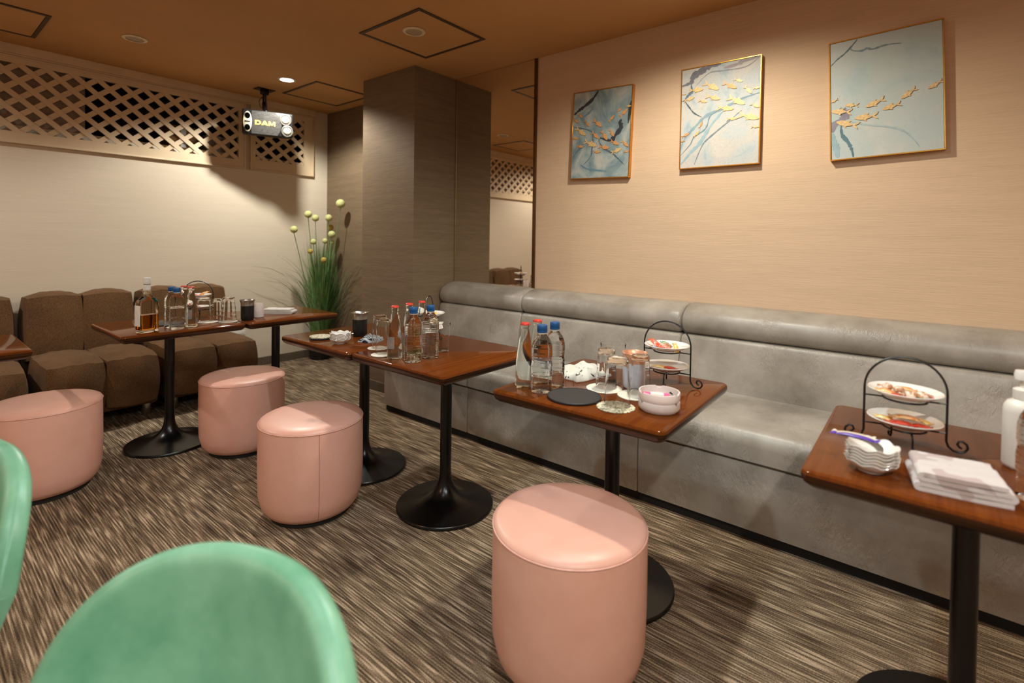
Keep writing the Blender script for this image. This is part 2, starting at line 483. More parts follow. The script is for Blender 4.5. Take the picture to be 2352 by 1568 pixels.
# downlights
em = NT('lit lamp disc'); em.set(Emission_Strength=14.0, Emission_Color=(1, .93, .82, 1)); em.color((1, 1, 1, 1))
def downlight(x, y, lit, label, dz=0):
    t = thing('ceiling_downlight', label, 'ceiling light', (x, y, CE - dz), 0, 'round recessed downlights')
    bm = B(); n = 40
    lathe(bm, [(.050, -.0005), (.066, -.0005), (.069, -.003), (.067, -.006), (.054, -.009), (.050, -.0075)], n, cap0=False, cap1=False)
    obj('trim_ring', bm, plain('pale beige lamp ring', 'e2cdb0', .5), t)
    bm = B()
    lathe(bm, [(.052, -.006), (.045, -.002), (.03, -.0012), (.0, -.001)], n, cap0=False)
    obj('lamp_lens', bm, em.m if lit else plain('unlit lamp reflector', 'b39a7c', .5), t)
downlight(2.036, 4.005, True, 'lit round downlight in the ceiling beside the speaker mount')
downlight(2.031, 2.439, False, 'unlit round downlight set into the hatch in front of the column', .004)
downlight(1.018, 3.981, False, 'unlit round downlight in front of the long lattice screen')
downlight(2.035, .87, True, 'lit round downlight above the bench table facing the middle painting')
downlight(1.02, .87, True, 'lit round downlight above the nearest pink stool')

# ------------------------------------------------------------------ paintings
FS = [(0, 0)]
def fish_bm(L, up):
    """flat cut-out fish of convex pieces: body, two tail lobes, two fins"""
    bm = B()
    body = [(.50, .0), (.44, .055), (.32, .11), (.16, .135), (.0, .12), (-.14, .075), (-.25, .016), (-.25, -.016), (-.14, -.07), (.0, -.11), (.16, -.125), (.32, -.10), (.44, -.05)]
    lobe1 = [(-.22, .012), (-.32, .085), (-.42, .155), (-.50, .20), (-.46, .10), (-.38, .025), (-.30, -.01)]
    lobe2 = [(-.22, -.012), (-.30, .01), (-.38, -.02), (-.45, -.08), (-.50, -.17), (-.40, -.135), (-.31, -.075)]
    fin1 = [(-.04, .10), (.08, .13), (.0, .175), (-.09, .185), (-.10, .15)]
    fin2 = [(.06, -.10), (.18, -.11), (.10, -.17), (.0, -.20), (.0, -.15)]
    for k, pc in enumerate((body, lobe1, lobe2, fin1, fin2)):
        x1 = -.0022 + .00012*k
        a = [bm.verts.new((0, x*L, z*L*up)) for x, z in pc]; b = [bm.verts.new((x1, x*L, z*L*up)) for x, z in pc]; n = len(pc)
        c = bm.verts.new((x1, sum(p[0] for p in pc)/n*L, sum(p[1] for p in pc)/n*L*up))
        for i in range(n):
            q = (i+1) % n; bm.faces.new((a[i], b[i], b[q], a[q])); bm.faces.new((b[i], c, b[q]))
    return bm
def canvas_mat(name, stops, scale, veins):
    t = NT(name); v = t.coord()
    f = t.noise(v, scale, 4, .55, 1.6); g = t.noise(v, scale * 2.2, 5, .6, 2.5)
    col = t.ramp(f, [(p, lin(c)) for p, c in stops])
    vein = t.ramp(g, [(.485, (0, 0, 0)), (.5, (veins,)*3), (.515, (0, 0, 0))])
    t.color(t.mix(vein, col, lin('6f8794'))); t.set(Roughness=.55); return t.m
W_, H_ = .42, .56
def painting(y, z, rot, label, cm, quad, fishes, veins, fm, dirs=1):
    """quad = the canvas corners in the notes' own units, used to place fish on the canvas as fractions"""
    t = thing('fish_painting', label, 'painting', (WX, y, z), 0, 'three framed gold fish paintings')
    t.rotation_euler = (rot, 0, 0)
    w, h, e = W_/2, H_/2, .0055; bm = B()
    for a in ((-w, w, h-e, h), (-w, w, -h, -h+e), (-w, -w+e, -h+e, h-e), (w-e, w, -h+e, h-e)):
        box(bm, -.032, -.0015, a[0], a[1], a[2], a[3], .001, 1)
    obj('picture_frame', bm, 'gold', t)
    obj('canvas', box(B(), -.028, -.004, -w+e+.0005, w-e-.0005, -h+e+.0005, h-e-.0005), cm, t, False)
    TL, TR, BR, BL = quad
    def uv(px, py):
        u = v = .5
        for _ in range(12):
            L = (TL[0]+(BL[0]-TL[0])*v, TL[1]+(BL[1]-TL[1])*v); R = (TR[0]+(BR[0]-TR[0])*v, TR[1]+(BR[1]-TR[1])*v)
            u = (px-L[0])/(R[0]-L[0]); T = (TL[0]+(TR[0]-TL[0])*u, TL[1]+(TR[1]-TL[1])*u); Bo = (BL[0]+(BR[0]-BL[0])*u, BL[1]+(BR[1]-BL[1])*u)
            v = (py-T[1])/(Bo[1]-T[1])
        return u, v
    ym = lambda u: w - 2*w*u          # seen from the room, left is +y
    zm = lambda v: h - 2*h*v
    qw = ((TR[0]-TL[0]) + (BR[0]-BL[0])) / 2
    for vi, (pts, wid, col) in enumerate(veins):
        P = []
        for px, py in pts:
            u, v = uv(px, py); P.append((ym(min(.985, max(.015, u))), zm(min(.985, max(.015, v)))))
        # smooth the polyline
        Q = []
        for i in range(len(P)-1):
            for k in range(5):
                s = k/5; p0 = P[max(i-1, 0)]; p1 = P[i]; p2 = P[i+1]; p3 = P[min(i+2, len(P)-1)]
                Q.append(tuple(.5*((2*p1[d]) + (-p0[d]+p2[d])*s + (2*p0[d]-5*p1[d]+4*p2[d]-p3[d])*s*s + (-p0[d]+3*p1[d]-3*p2[d]+p3[d])*s**3) for d in (0, 1)))
        Q.append(P[-1]); bm = B(); prev = None; n = len(Q); rnd = random.Random(vi*13+len(Q))
        for i, (a, b) in enumerate(Q):
            a2, b2 = Q[min(i+1, n-1)]; a1, b1 = Q[max(i-1, 0)]
            d = sqrt((a2-a1)**2 + (b2-b1)**2) or 1; nx, nz = -(b2-b1)/d, (a2-a1)/d
            ww = wid * (.25 + .75*sin(pi*min(1, (i+.6)/n))) * rnd.uniform(.55, 1.35)
            xo = -.0288 - .00002*vi
            lim = lambda q, m_: max(-m_, min(m_, q))
            c = [bm.verts.new((xo, lim(a+nx*ww, w-e-.001), lim(b+nz*ww, h-e-.001))), bm.verts.new((xo, lim(a-nx*ww, w-e-.001), lim(b-nz*ww, h-e-.001)))]
            if prev: bm.faces.new((prev[0], prev[1], c[1], c[0]))
            prev = c
        obj_raw('ink_vein', bm, plain('ink ' + col, col, .6), t, False)
    for px, py, ang, ln in fishes:
        u, v = uv(px, py); L = ln / qw * W_ * .95
        cy_, cz_ = ym(u), zm(v); hl = L*.5*abs(cos(radians(ang)))
        cy_ = max(-w+e+hl, min(w-e-hl, cy_))
        f = obj('gold_fish', fish_bm(L, 1.0), fm[0] if (px*7+py) % 3 else fm[1], t, False)
        f.location = (-.0292, cy_, cz_)
        # head points along local +y = room left; ang measured from room right, up positive
        f.rotation_euler = (radians(180 - ang) if True else 0, 0, 0)
        f.rotation_euler = Euler((pi - radians(ang), 0, 0))
    return t
c1 = canvas_mat('slate blue marbled canvas', [(.32, '647a82'), (.45, '7f9195'), (.56, '98a3a3'), (.68, 'b5b2ab')], 5.5, .5)
c2 = canvas_mat('white and pale blue marbled canvas', [(.30, '93a5ae'), (.42, 'b3b9bb'), (.55, 'bfbab4'), (.7, 'c6bfb8')], 5.0, .35)
c3 = canvas_mat('pale grey blue canvas', [(.28, '9db2b6'), (.42, 'aebbbb'), (.6, 'b7bdba'), (.75, 'c8c4bc')], 3.0, .12)
painting(1.600, 1.878, radians(2.0), 'dark blue marbled painting with many gold fish, leftmost, nearest the mirror', c1,
  ((175,205),(1015,90),(940,1425),(115,1440)),
  [(275,530,-40,95),(205,600,-35,110),(375,640,-50,110),(525,640,-38,165),(280,755,-35,200),(490,810,-38,150),(620,815,-55,160),(722,780,-55,120),(205,855,0,100),(420,930,-22,215),(270,970,-5,115),(612,985,-12,165),(760,922,-25,140),(898,940,-40,130),(512,1050,-5,115),(780,1038,18,160),(915,1055,8,80),(825,460,32,80),(720,578,48,110),(885,500,40,140),(960,405,0,80)],
  [([(540,165),(450,300),(330,400),(250,455),(180,520)],.012,'2c3138'),([(470,405),(420,470),(350,530),(270,580)],.008,'6f8692'),([(985,330),(965,480),(940,650)],.010,'2c3138'),([(855,590),(830,640),(850,700),(760,830),(700,890),(560,850)],.015,'31353b'),([(560,860),(545,900),(600,1000),(720,1070),(800,1150),(880,1240)],.005,'4a5b68'),([(165,690),(290,710),(440,760),(455,880),(440,1020),(420,1120),(320,1230)],.005,'4f6570'),([(135,1150),(240,1020),(340,960)],.004,'56666f'),([(270,1230),(360,1290),(500,1315),(640,1330)],.006,'61808f')], ('rose_leaf', 'gold_leaf'))
painting(.879, 1.893, radians(.2), 'white marbled painting with a dense shoal of gold fish, in the middle', c2,
  ((135,265),(1080,85),(1050,1385),(110,1450)),
  [(320,500,-5,195),(510,455,-32,225),(725,448,-30,195),(820,390,-25,115),(930,505,-50,130),(1020,485,0,80),(530,590,-22,190),(405,635,-20,115),(235,610,12,150),(160,555,0,60),(800,630,-30,235),(670,720,-12,215),(1010,690,-30,120),(945,820,-18,255),(750,845,-2,130),(382,920,62,90),(330,1025,48,110),(190,1040,22,120),(145,1115,10,60),(1010,945,-5,90)],
  [([(140,460),(260,410),(290,340),(400,270),(520,210),(620,185)],.016,'6b6a72'),([(135,640),(180,640),(230,700),(290,770),(350,805),(395,825)],.004,'4a5560'),([(260,430),(265,520),(220,570),(180,620)],.010,'5b6d7c'),([(1055,540),(900,590),(740,670),(620,735),(500,780),(420,830),(330,920),(240,1010),(160,1110),(125,1220)],.008,'7e97a3'),([(640,760),(520,900),(430,1040),(350,1160),(270,1230),(130,1390)],.010,'8ea9b4'),([(860,740),(720,870),(600,970),(450,1100),(390,1180),(300,1390)],.004,'6c7f8a'),([(570,760),(490,820),(440,960),(300,1060),(250,1150),(130,1280)],.004,'6b8490'),([(660,240),(800,200),(900,150),(1060,95)],.010,'9a8f92'),([(1050,120),(900,230),(660,270),(480,300),(330,440)],.003,'8b8a8d')], ('gold_leaf', 'rose_leaf'))
painting(.157, 1.884, radians(-1.9), 'plain grey blue painting with a short trail of gold fish, rightmost', c3,
  ((110,300),(1235,65),(1255,1350),(135,1465)),
  [(155,870,200,90),(360,910,170,155),(600,885,200,220),(760,922,193,200),(920,795,215,190),(1160,715,208,160),(245,975,168,240),(315,1095,160,265),(510,1025,180,255)],
  [([(415,240),(350,330),(280,400),(200,460),(122,530)],.004,'5d727a'),([(340,350),(380,370),(460,370),(515,345),(570,355),(700,315),(850,300)],.005,'74878c'),([(190,985),(260,965),(300,1000),(250,1060),(180,1100),(140,1180)],.020,'86808c'),([(250,1110),(260,1200),(320,1270),(360,1340),(380,1420)],.008,'54727e'),([(150,1190),(170,1260),(200,1340),(215,1430)],.014,'8fa9b1'),([(360,1075),(500,1100),(700,1120),(850,1150),(950,1230),(1020,1320)],.004,'9fb2b5')], ('gold_leaf', 'gold_leaf'))

# ------------------------------------------------------------------ loudspeaker
sp = thing('karaoke_loudspeaker', 'black ceiling-hung loudspeaker with silver ports and gold lettering', 'loudspeaker', (2.06, 4.44, CE))
SW, SH, SD = .392, .206, .20
def sp_part(name, bm, m, parent, smooth=True):
    return obj(name, bm, m, parent, smooth)
MT = Matrix.Translation((-.015, -.10, -.308)) @ Matrix.Rotation(radians(-24.4), 4, 'Z') @ Matrix.Rotation(radians(7), 4, 'X') @ Matrix.Rotation(radians(0.5), 4, 'Y')
def spx(bm): bmesh.ops.transform(bm, matrix=MT, verts=bm.verts[:]); return bm
cab = sp_part('cabinet', spx(box(B(), -SW/2, SW/2, 0, SD, -SH/2, SH/2, .014, 3)), 'black_plastic', sp)
fg = NT('dark brushed grille'); fg.color(fg.ramp(fg.noise(fg.coord('Object', (40, 40, 300)), 1, 3), [(.3, lin('2b2a29')), (.7, lin('514f4c'))])); fg.set(Roughness=.42, Metallic=.5)
pts = [(-.125, -.094), (.075, -.094), (.095, -.055), (.105, 0), (.085, .05), (.06, .094), (-.125, .094)]
sp_part('front_grille', spx(poly_prism(B(), pts, -.006, .002)), fg.m, sp, False)
# silver port panel
bm = B(); loops = []
def oval(rx, rz, y, cz=0, cx=0, n=36): return [(cx + rx*cos(2*pi*i/n), y, cz + rz*sin(2*pi*i/n)*(1)) for i in range(n)]
loft(bm, [oval(.033, .083, .0, 0, -.155), oval(.033, .083, -.010, 0, -.155), oval(.029, .079, -.013, 0, -.155)], True, True, True, uv=False)
sp_part('port_panel', spx(bm), plain('champagne silver plastic', 'a89f8a', .38, .25), sp)
for cz in (.048, -.048):
    bm = B(); loft(bm, [oval(.022, .025, -.0125, cz, -.155), oval(.022, .025, -.0138, cz, -.155)], True, True, True, uv=False)
    sp_part('bass_port', spx(bm), plain('painted port shade', '030303', .95, 0, .1, 30, 0, 200, Specular_IOR_Level=.0), sp)  # flat black disc: the shade inside the port hole is painted on
bm = B(); box(bm, -.176, -.134, -.0145, -.012, -.006, .006)
sp_part('badge_strip', spx(bm), 'black_plastic', sp, False)
for cz, cx, nm in ((.045, .135, 'upper'), (-.048, .150, 'lower')):
    bm = B(); loft(bm, [oval(.048, .050, .0, cz, cx), oval(.046, .048, -.010, cz, cx), oval(.040, .042, -.012, cz, cx), oval(.034, .036, -.004, cz, cx)], True, True, True, uv=False)
    ring = sp_part('driver_ring', spx(bm), plain('grey driver surround', '57544f', .5, .2), sp)
    bm = B(); st = []
    for k in range(6):
        a = k/5*pi/2; st.append(oval(.031*cos(a) + 1e-4, .033*cos(a) + 1e-4, -.005 - .016*sin(a), cz, cx))
    loft(bm, st, True, True, True, uv=False)
    d = sp_part('driver_dome', spx(bm), plain('pale driver dome', '989184', .5), ring)
bm = B()
def glyph(pcs, x0, w, h=.037):
    for k, pc in enumerate(pcs): poly_prism(bm, [(x0 + x*w, (z - .5)*h) for x, z in pc], -.0085 - .0002*k, -.0055)
def ring_arc(n=10):
    out = []
    for i in range(n):
        a, b = pi/2 - pi*i/n, pi/2 - pi*(i+1)/n
        f = lambda t, rx, rz: (.48 + rx*cos(t), .5 + rz*sin(t))
        out.append([f(a, .52, .5), f(b, .52, .5), f(b, .24, .27), f(a, .24, .27)])
    return out
glyph([[(0, 0), (.28, 0), (.28, 1), (0, 1)], [(.27, .77), (.49, .77), (.49, 1), (.27, 1)], [(.27, 0), (.49, 0), (.49, .23), (.27, .23)]] + ring_arc(), -.100, .048)
glyph([[(0, 0), (.27, 0), (.62, 1), (.38, 1)], [(1, 0), (.73, 0), (.38, 1), (.62, 1)], [(.24, .17), (.76, .17), (.70, .37), (.30, .37)]], -.051, .052)
glyph([[(0, 0), (.20, 0), (.20, 1), (0, 1)], [(.80, 0), (1, 0), (1, 1), (.80, 1)], [(.0, 1), (.26, 1), (.60, .12), (.40, .12)], [(1, 1), (.74, 1), (.40, .12), (.60, .12)]], .003, .052)
spx(bm)
sp_part('lettering', bm, plain('gold lettering', 'c9a456', .45, .2), sp, False)
bm = B(); box(bm, -.075, .075, -.05, .05, -.006, -.0005, .002); box(bm, -.03, .03, -.022, .022, -.045, -.006, .004)
tube(bm, [(0, 0, -.04), (0, 0, -.12)], .016, 12); tube(bm, [(0, 0, -.12), (-.012, -.03, -.165), (-.01, -.06, -.21)], .020, 12)
box(bm, -.02, .02, -.075, .02, -.215, -.195, .003)
mb = obj('mounting_bracket', bm, 'black_metal', sp)
bm = B(); tube(bm, [(-.02, 0, -.07), (-.05, -.01, -.11), (-.045, -.02, -.16), (-.01, -.04, -.195)], .003, 6)
obj('cable', bm, 'black_plastic', sp)

# ------------------------------------------------------------------ bench seating
def bench(y0, y1, label):
    t = thing('bench_unit', label, 'bench seat', (2.178, (y0+y1)/2, 0), 0, 'grey leatherette wall bench')
    a, b = y0 - (y0+y1)/2 + .001, y1 - (y0+y1)/2 - .001; X = -2.178
    obj('plinth', box(B(), 2.205+X, 2.80+X, a, b, 0, .045), plain('black carpet covered plinth', '1a1817', .9), t, False)
    obj('base_panel', extrude_y(B(), [(2.186+X, .045), (2.70+X, .045), (2.70+X, .313), (2.186+X, .313), (2.183+X, .25), (2.183+X, .11)], a, b, .006), 'bench_leather', t)
    prof = [(2.19+X, .316), (2.178+X, .326)] + arc(2.178+.062+X, .385, .062, 180, 95, 7) + [(2.40+X, .452), (2.60+X, .454), (2.74+X, .450), (2.74+X, .316)]
    obj('seat_cushion', extrude_y(B(), prof, a, b, .010), 'bench_leather', t)
    prof = [(2.660+X, .445)] + [(2.657+X, .50), (2.668+X, .58), (2.684+X, .65)] + arc(2.718+X, .684, .027, 165, 95, 4) + [(2.80+X, .712), (2.862+X, .712), (2.862+X, .45)]
    obj('backrest', extrude_y(B(), prof, a, b, .014), 'bench_leather', t)
    prof = [(2.735+X, .714)] + arc(2.745+X, .775, .058, 250, 110, 9, .066) + [(2.775+X, .860), (2.83+X, .868), (2.862+X, .866), (2.862+X, .714)]
    obj('head_roll', extrude_y(B(), prof, a, b, .018), 'bench_leather', t)
    return t
bench(2.10, 2.905, 'short grey bench section against the column, under the mirror')
bench(1.008, 2.10, 'middle grey bench section under the leftmost painting')
bench(-1.0, 1.008, 'long grey bench section at right, under the middle and rightmost paintings')

# ------------------------------------------------------------------ brown sofas
def sofa(x0, x1, label, seed):
    t = thing('armless_sofa', label, 'sofa', ((x0+x1)/2, 4.35, 0), 0, 'brown armless two-seat sofas')
    w = (x1 - x0); h = w/2
    obj('base', box(B(), -h+.012, h-.012, -.375, .36, .075, .25, .03, 3), 'sofa', t)
    obj('back_frame', box(B(), -h+.012, h-.012, .30, .40, .075, .70, .03, 3), 'sofa', t)
    for s in (-1, 1):
        bm = puff(B(), s*(w/4 - w*.022), -.165, .265, w/2*1.10, .66, .37, .60, 18, seed=seed+s, wr=.018)
        obj('seat_cushion', bm, 'sofa', t)
        bm = puff(B(), s*(w/4 - w*.018), .245, .565, w/2*1.08, .28, .49, .50, 18, seed=seed+3*s, wr=.012)
        bmesh.ops.transform(bm, matrix=Matrix.Translation((0, .245, .35)) @ Matrix.Rotation(radians(-5), 4, 'X') @ Matrix.Translation((0, -.245, -.35)), verts=bm.verts[:])
        obj('back_cushion', bm, 'sofa', t)
        for yy in (-.325, .31):
            bm = B(); lathe(bm, [(.026, 0), (.028, .004), (.028, .078)], 20, s*(h-.07), yy)
            obj('leg', bm, 'chrome', t)
    return t
sofa(-.11, .525, 'brown fabric sofa section cut off by the left edge of the photo', 1)
sofa(.545, 1.165, 'brown fabric sofa section behind the whisky bottle table', 5)
sofa(1.18, 1.80, 'brown fabric sofa section at the right end, nearest the plant', 9)

ou = thing('wall_outlet', 'small white socket plate low on the cream wall beside the sofa', 'wall outlet', (1.998, WY, .326))
obj('cover_plate', box(B(), -.058, .058, -.008, -.0005, -.022, .022, .003), 'white_plastic', ou)
obj('socket_insert', box(B(), -.03, .03, -.0095, -.008, -.011, .011, .001), 'porcelain', ou)

# ------------------------------------------------------------------ tables
def make_table(name, loc, sx, sy, rz, label):
    t = thing(name, label, 'table', loc, rz, 'square pedestal tables')
    bm = B(); Z = .693
    st = [(-.030, -.040), (-.016, -.039), (-.005, -.030), (0, -.018), (0, -.010), (-.002, -.003), (-.007, 0)]
    L_ = [[(x, y, Z + dz) for x, y, _ in rrect(sx + 2*d, sy + 2*d, .022 + d*.4 if d > -.03 else .012)] for d, dz in st]
    top = obj('tabletop', loft(bm, L_[4:], True, False, True, uv=False) and bm, 'table', t)
    bm = B(); loft(bm, L_[:5], True, True, False, uv=False); obj('edge_band', bm, 'table_edge', top)
    bm = B(); lathe(bm, [(.0255, .10), (.0255, .645)], 28); obj('post', bm, 'black_metal', t)
    bm = B(); lathe(bm, [(.14, .640), (.14, .652)], 28); obj('mounting_plate', bm, 'black_metal', t)
    bm = B(); lathe(bm, [(.212, 0), (.217, .003), (.217, .010), (.213, .015), (.19, .019), (.15, .026), (.11, .036), (.08, .048), (.056, .066), (.040, .088), (.031, .112), (.027, .135), (.0262, .15)], 64)
    obj('pedestal_base', bm, 'black_metal', t)
    return t
tabs = [
 ((.072, 3.28, 0), .66, .55, 0, 'dark red-brown pedestal table cut off by the left edge, before the sofas'),
 ((1.027, 3.365, 0), .60, .60, 0, 'dark pedestal table in front of the sofas carrying the whisky bottle'),
 ((1.627, 3.33, 0), .585, .56, 0, 'dark pedestal table holding only a folded towel and frosted cups, before the plant'),
 ((1.575, 2.260, 0), .600, .60, radians(.3), 'dark pedestal table with the black tumbler and small bowl stack, nearest the column'),
 ((1.588, 1.658, 0), .605, .59, 0, 'dark pedestal table crowded with water bottles, behind the second stool'),
 ((1.606, .835, 0), .620, .605, radians(1.2), 'dark pedestal table with the frosted ashtray, behind the nearest pink stool'),
 ((1.603, -.092, 0), .615, .60, 0, 'dark pedestal table with folded pink towel, cut off at right edge'),
]
for i, (loc, sx, sy, rz, lb) in enumerate(tabs): make_table('pedestal_table', loc, sx, sy, rz, lb)

# ------------------------------------------------------------------ stools
def make_stool(label, loc, rz, mseed):
    t = thing('round_stool', label, 'stool', loc, rz, 'pink drum stools')
    R, Ht = .217, .42
    bm = B(); lathe(bm, [(R-.046, .022), (R-.031, .028), (R-.014, .052), (R-.002, .10), (R+.001, .2), (R, Ht-.030), (R-.002, Ht-.019)], 72)
    obj('side_cover', bm, 'pink', t)
    bm = B(); lathe(bm, [(R-.003, Ht-.020), (R-.001, Ht-.016), (R-.004, Ht-.010), (R-.016, Ht-.0035), (R-.05, Ht+.001), (.10, Ht+.004), (.0, Ht+.005)], 72)
    obj('seat_top', bm, 'pink', t)
    bm = B(); tube(bm, [((R-.0005)*cos(2*pi*i/72), (R-.0005)*sin(2*pi*i/72), Ht-.019) for i in range(72)], .0022, 8, True)
    obj('piping', bm, 'pink_seam', t)
    bm = B(); tube(bm, [(R-.030, 0, .029), (R-.0135, 0, .053), (R-.001, 0, .105), (R+.0012, 0, .2), (R, 0, Ht-.022)], .0013, 6)
    obj('side_seam', bm, plain('pink stitched seam', 'bd7f70', .6), t)
    bm = B(); lathe(bm, [(R-.052, 0), (R-.047, .003), (R-.047, .024)], 48)
    obj('foot_ring', bm, 'black_rubber', t)
    return t
make_stool('pink drum stool partly hidden by the green chair, cut off at left', (.46, 3.18, 0), 2.4, 0)
make_stool('pink drum stool farthest back, in front of the sofa by the plant', (1.277, 2.996, 0), 2.0, 1)
make_stool('pink drum stool in the middle with a vertical side seam', (1.185, 2.089, 0), radians(248), 2)
make_stool('nearest and largest-looking pink drum stool at bottom centre', (1.222, .768, 0), 1.2, 3)

# ------------------------------------------------------------------ green chairs
def make_chair(label, cx, cy, th):
    t = thing('green_chair', label, 'chair', (cx, cy, 0), th, 'green upholstered chairs')
    R, zt, zb, ha, ex, lean, TH = .306, .736, .487, .89, 2.554, .103, .045
    n = 40; bm = B(); loops = []
    ss = [-1 + 2*i/n for i in range(n+1)]
    def ring(f, low):
        """cross loop at height fraction: inner edge points then outer edge reversed"""
        inn, out = [], []
        for s in ss:
            ph = s*ha; h = (zt - zb) * max(0, 1 - abs(s)**ex)**.5
            if low: z = zb - .28*f; r0 = R*(1 - .33*f)
            else: z = zb + (h - .02)*f if h > .02 else zb + h*f*.3; r0 = R + lean*h*f
            inn.append((r0*cos(ph), r0*sin(ph), z)); out.append(((r0+TH)*cos(ph), (r0+TH)*sin(ph), z))
        return inn + out[::-1]
    for f in (1, .8, .6, .4, .2): loops.append(ring(f, True))
    for f in (0, .15, .3, .45, .6, .75, .88): loops.append(ring(f, False))
    # rounded top roll
    top = ring(1, False); m = n + 1
    inn, out = top[:m], top[m:][::-1]
    for k in (.0, .35, .65, .88, 1.0):
        a = k*pi/2; lp_i, lp_o = [], []
        for p, q in zip(inn, out):
            mid = [(p[d]+q[d])/2 for d in range(3)]; c = cos(a)
            lp_i.append((mid[0]+(p[0]-mid[0])*max(c, .02), mid[1]+(p[1]-mid[1])*max(c, .02), p[2] + .02*sin(a)))
            lp_o.append((mid[0]+(q[0]-mid[0])*max(c, .02), mid[1]+(q[1]-mid[1])*max(c, .02), q[2] + .02*sin(a)))
        loops.append(lp_i + lp_o[::-1])
    loft(bm, loops, True, True, True, uv=False)
    obj('backrest', bm, 'green', t, True, 60)
    bm = B(); Lp = []
    for r, z in ((.20, .36), (.232, .375), (.245, .41), (.24, .44), (.21, .455), (.001, .46)):
        Lp.append([(-.02 + r*cos(2*pi*i/48), r*1.0*sin(2*pi*i/48), z) for i in range(48)])
    loft(bm, Lp, True, True, True, uv=False); obj('seat', bm, 'green', t)
    for a in (45, 135, 225, 315):
        bm = B(); c, s = cos(radians(a)), sin(radians(a))
        tube(bm, [(-.02 + .17*c, .17*s, .37), (-.02 + .25*c, .25*s, 0)], [.016, .010], 12); obj('leg', bm, 'black_metal', t)
    return t
make_chair('out-of-focus green upholstered chair back in the foreground', .012, .634, .391)
make_chair('green upholstered chair edge cut off by the left side, before a stool', -.177, 1.484, .565)

# ------------------------------------------------------------------ things on the tables
TZ = .6934
def pet(label, loc, rz=0):
    t = thing('water_bottle', label, 'water bottle', loc, rz, 'clear plastic water bottles with blue caps')
    prof = [(.0, .006), (.018, .004), (.028, 0), (.0335, .002), (.0355, .008), (.0355, .03), (.0352, .055), (.0362, .06), (.0362, .090), (.0355, .095), (.0335, .108), (.0345, .113), (.0357, .118), (.0357, .140), (.0352, .150), (.032, .165), (.026, .178), (.018, .188), (.0135, .194), (.0132, .2025)]
    bm = B(); lathe(bm, prof, 40); obj('bottle', bm, 'pet', t, True, 50)
    bm = B(); lathe(bm, [(.0152, .1955), (.0157, .1965), (.0157, .199), (.0135, .1995)], 32, cap0=False, cap1=False); obj('neck_ring', bm, 'white_plastic', t)
    bm = B(); n = 60
    lathe(bm, [(.0168, .200), (.0172, .201), (.0172, .206), (.0165, .2065), (.0172, .2072), (.0172, .223), (.0160, .2245), (.0, .2248)], n, wob=lambda a, r, z, i: (r - (.0003 if i in (4, 5) and int(a*n/(2*pi)) % 2 else 0), z))
    obj('cap', bm, 'blue_cap', t)
    return t
def soda(label, loc, rz=0):
    t = thing('soda_bottle', label, 'glass bottle', loc, rz, 'clear glass bottles with red crown caps')
    prof = [(.0, .005), (.020, .003), (.027, 0), (.0305, .003), (.0315, .010), (.0315, .060), (.0305, .085), (.0275, .115), (.0225, .150), (.0175, .180), (.0142, .198), (.0138, .205), (.0150, .207), (.0150, .213), (.0135, .2145), (.0135, .219)]
    bm = B(); lathe(bm, prof, 40); obj('bottle', bm, 'soda_glass', t, True, 50)
    bm = B(); n = 63
    lathe(bm, [(.0164, .2160), (.0166, .2170), (.0160, .2195), (.0148, .2225), (.0120, .2240), (.0, .2243)], n, wob=lambda a, r, z, i: (r + (.0007*cos(21*a) if i < 2 else 0), z))
    obj('crown_cap', bm, 'red_cap', t)
    bm = B(); lp = []
    for z in (.046, .060, .074, .096):
        rl = .0318 if z < .07 else (.0314 if z < .08 else .0303); lp.append([(rl*cos(a), rl*sin(a), z) for a in [2.3 + 1.9*i/16 for i in range(17)]])
    loft(bm, lp, False, False, False, uv=False); obj_raw('printed_label', bm, 'label_blue', t)
    return t
def tumbler(name, label, loc, outer, rim, grp):
    t = thing(name, label, 'tumbler', loc, 0, grp)
    bm = B(); lathe(bm, [(.030, 0), (.034, .002), (.0365, .008), (.0368, .04), (.0372, .088)], 44, cap1=False); obj('cup_body', bm, outer, t)
    bm = B(); lathe(bm, [(.0372, .088), (.0372, .100), (.0385, .108), (.0425, .119), (.0440, .1215), (.0432, .1225), (.0405, .119), (.0365, .108), (.0350, .095), (.0345, .012), (.0, .010)], 44, cap0=False); obj('flared_rim', bm, rim, t)
    return t
def inv_glass(label, loc, h, rb, rt, m='glass', grp='upturned drinking glasses'):
    """drinking glass standing upside down: rb = mouth on the table, rt = base on top"""
    t = thing('drinking_glass', label, 'glass', loc, 0, grp)
    w = .0018; prof = [(rb - w, .0), (rb, .0006), (rb, .004)] + [(rb + (rt-rb)*k/8, h*.96*k/8) for k in range(1, 8)] + [(rt, h*.96), (rt - .001, h*.985), (rt - .004, h), (.4*rt, h - .001), (.0, h - .002)]
    inn = [(.0, h - .014), (rt*.6, h - .014), (rt - w - .002, h - .016), (rt - w - .0005, h - .022)] + [(rt + (rb-rt)*k/6 - w, (h-.022)*(1 - k/6)) for k in range(1, 6)]
    bm = B(); lathe(bm, prof + inn + [(rb - w, .0)], 44, cap0=False, cap1=False); bmesh.ops.remove_doubles(bm, verts=bm.verts[:], dist=1e-6)
    obj('glass_wall', bm, m, t, True, 60); return t
def up_glass(name, label, loc, h, rb, rt, m, base=.010):
    t = thing(name, label, 'glass', loc); w = .0014
    prof = [(.0, .001), (rb*.7, .0), (rb, .002)] + [(rb + (rt-rb)*k/8, .002 + (h-.003)*k/8) for k in range(1, 9)] + [(rt - w*.5, h)] + [(rt + (rb-rt)*k/8 - w, h - (h-base)*k/8) for k in range(0, 9)] + [(.0, base)]
    bm = B(); lathe(bm, prof, 44); obj('glass_wall', bm, m, t, True, 60); return t
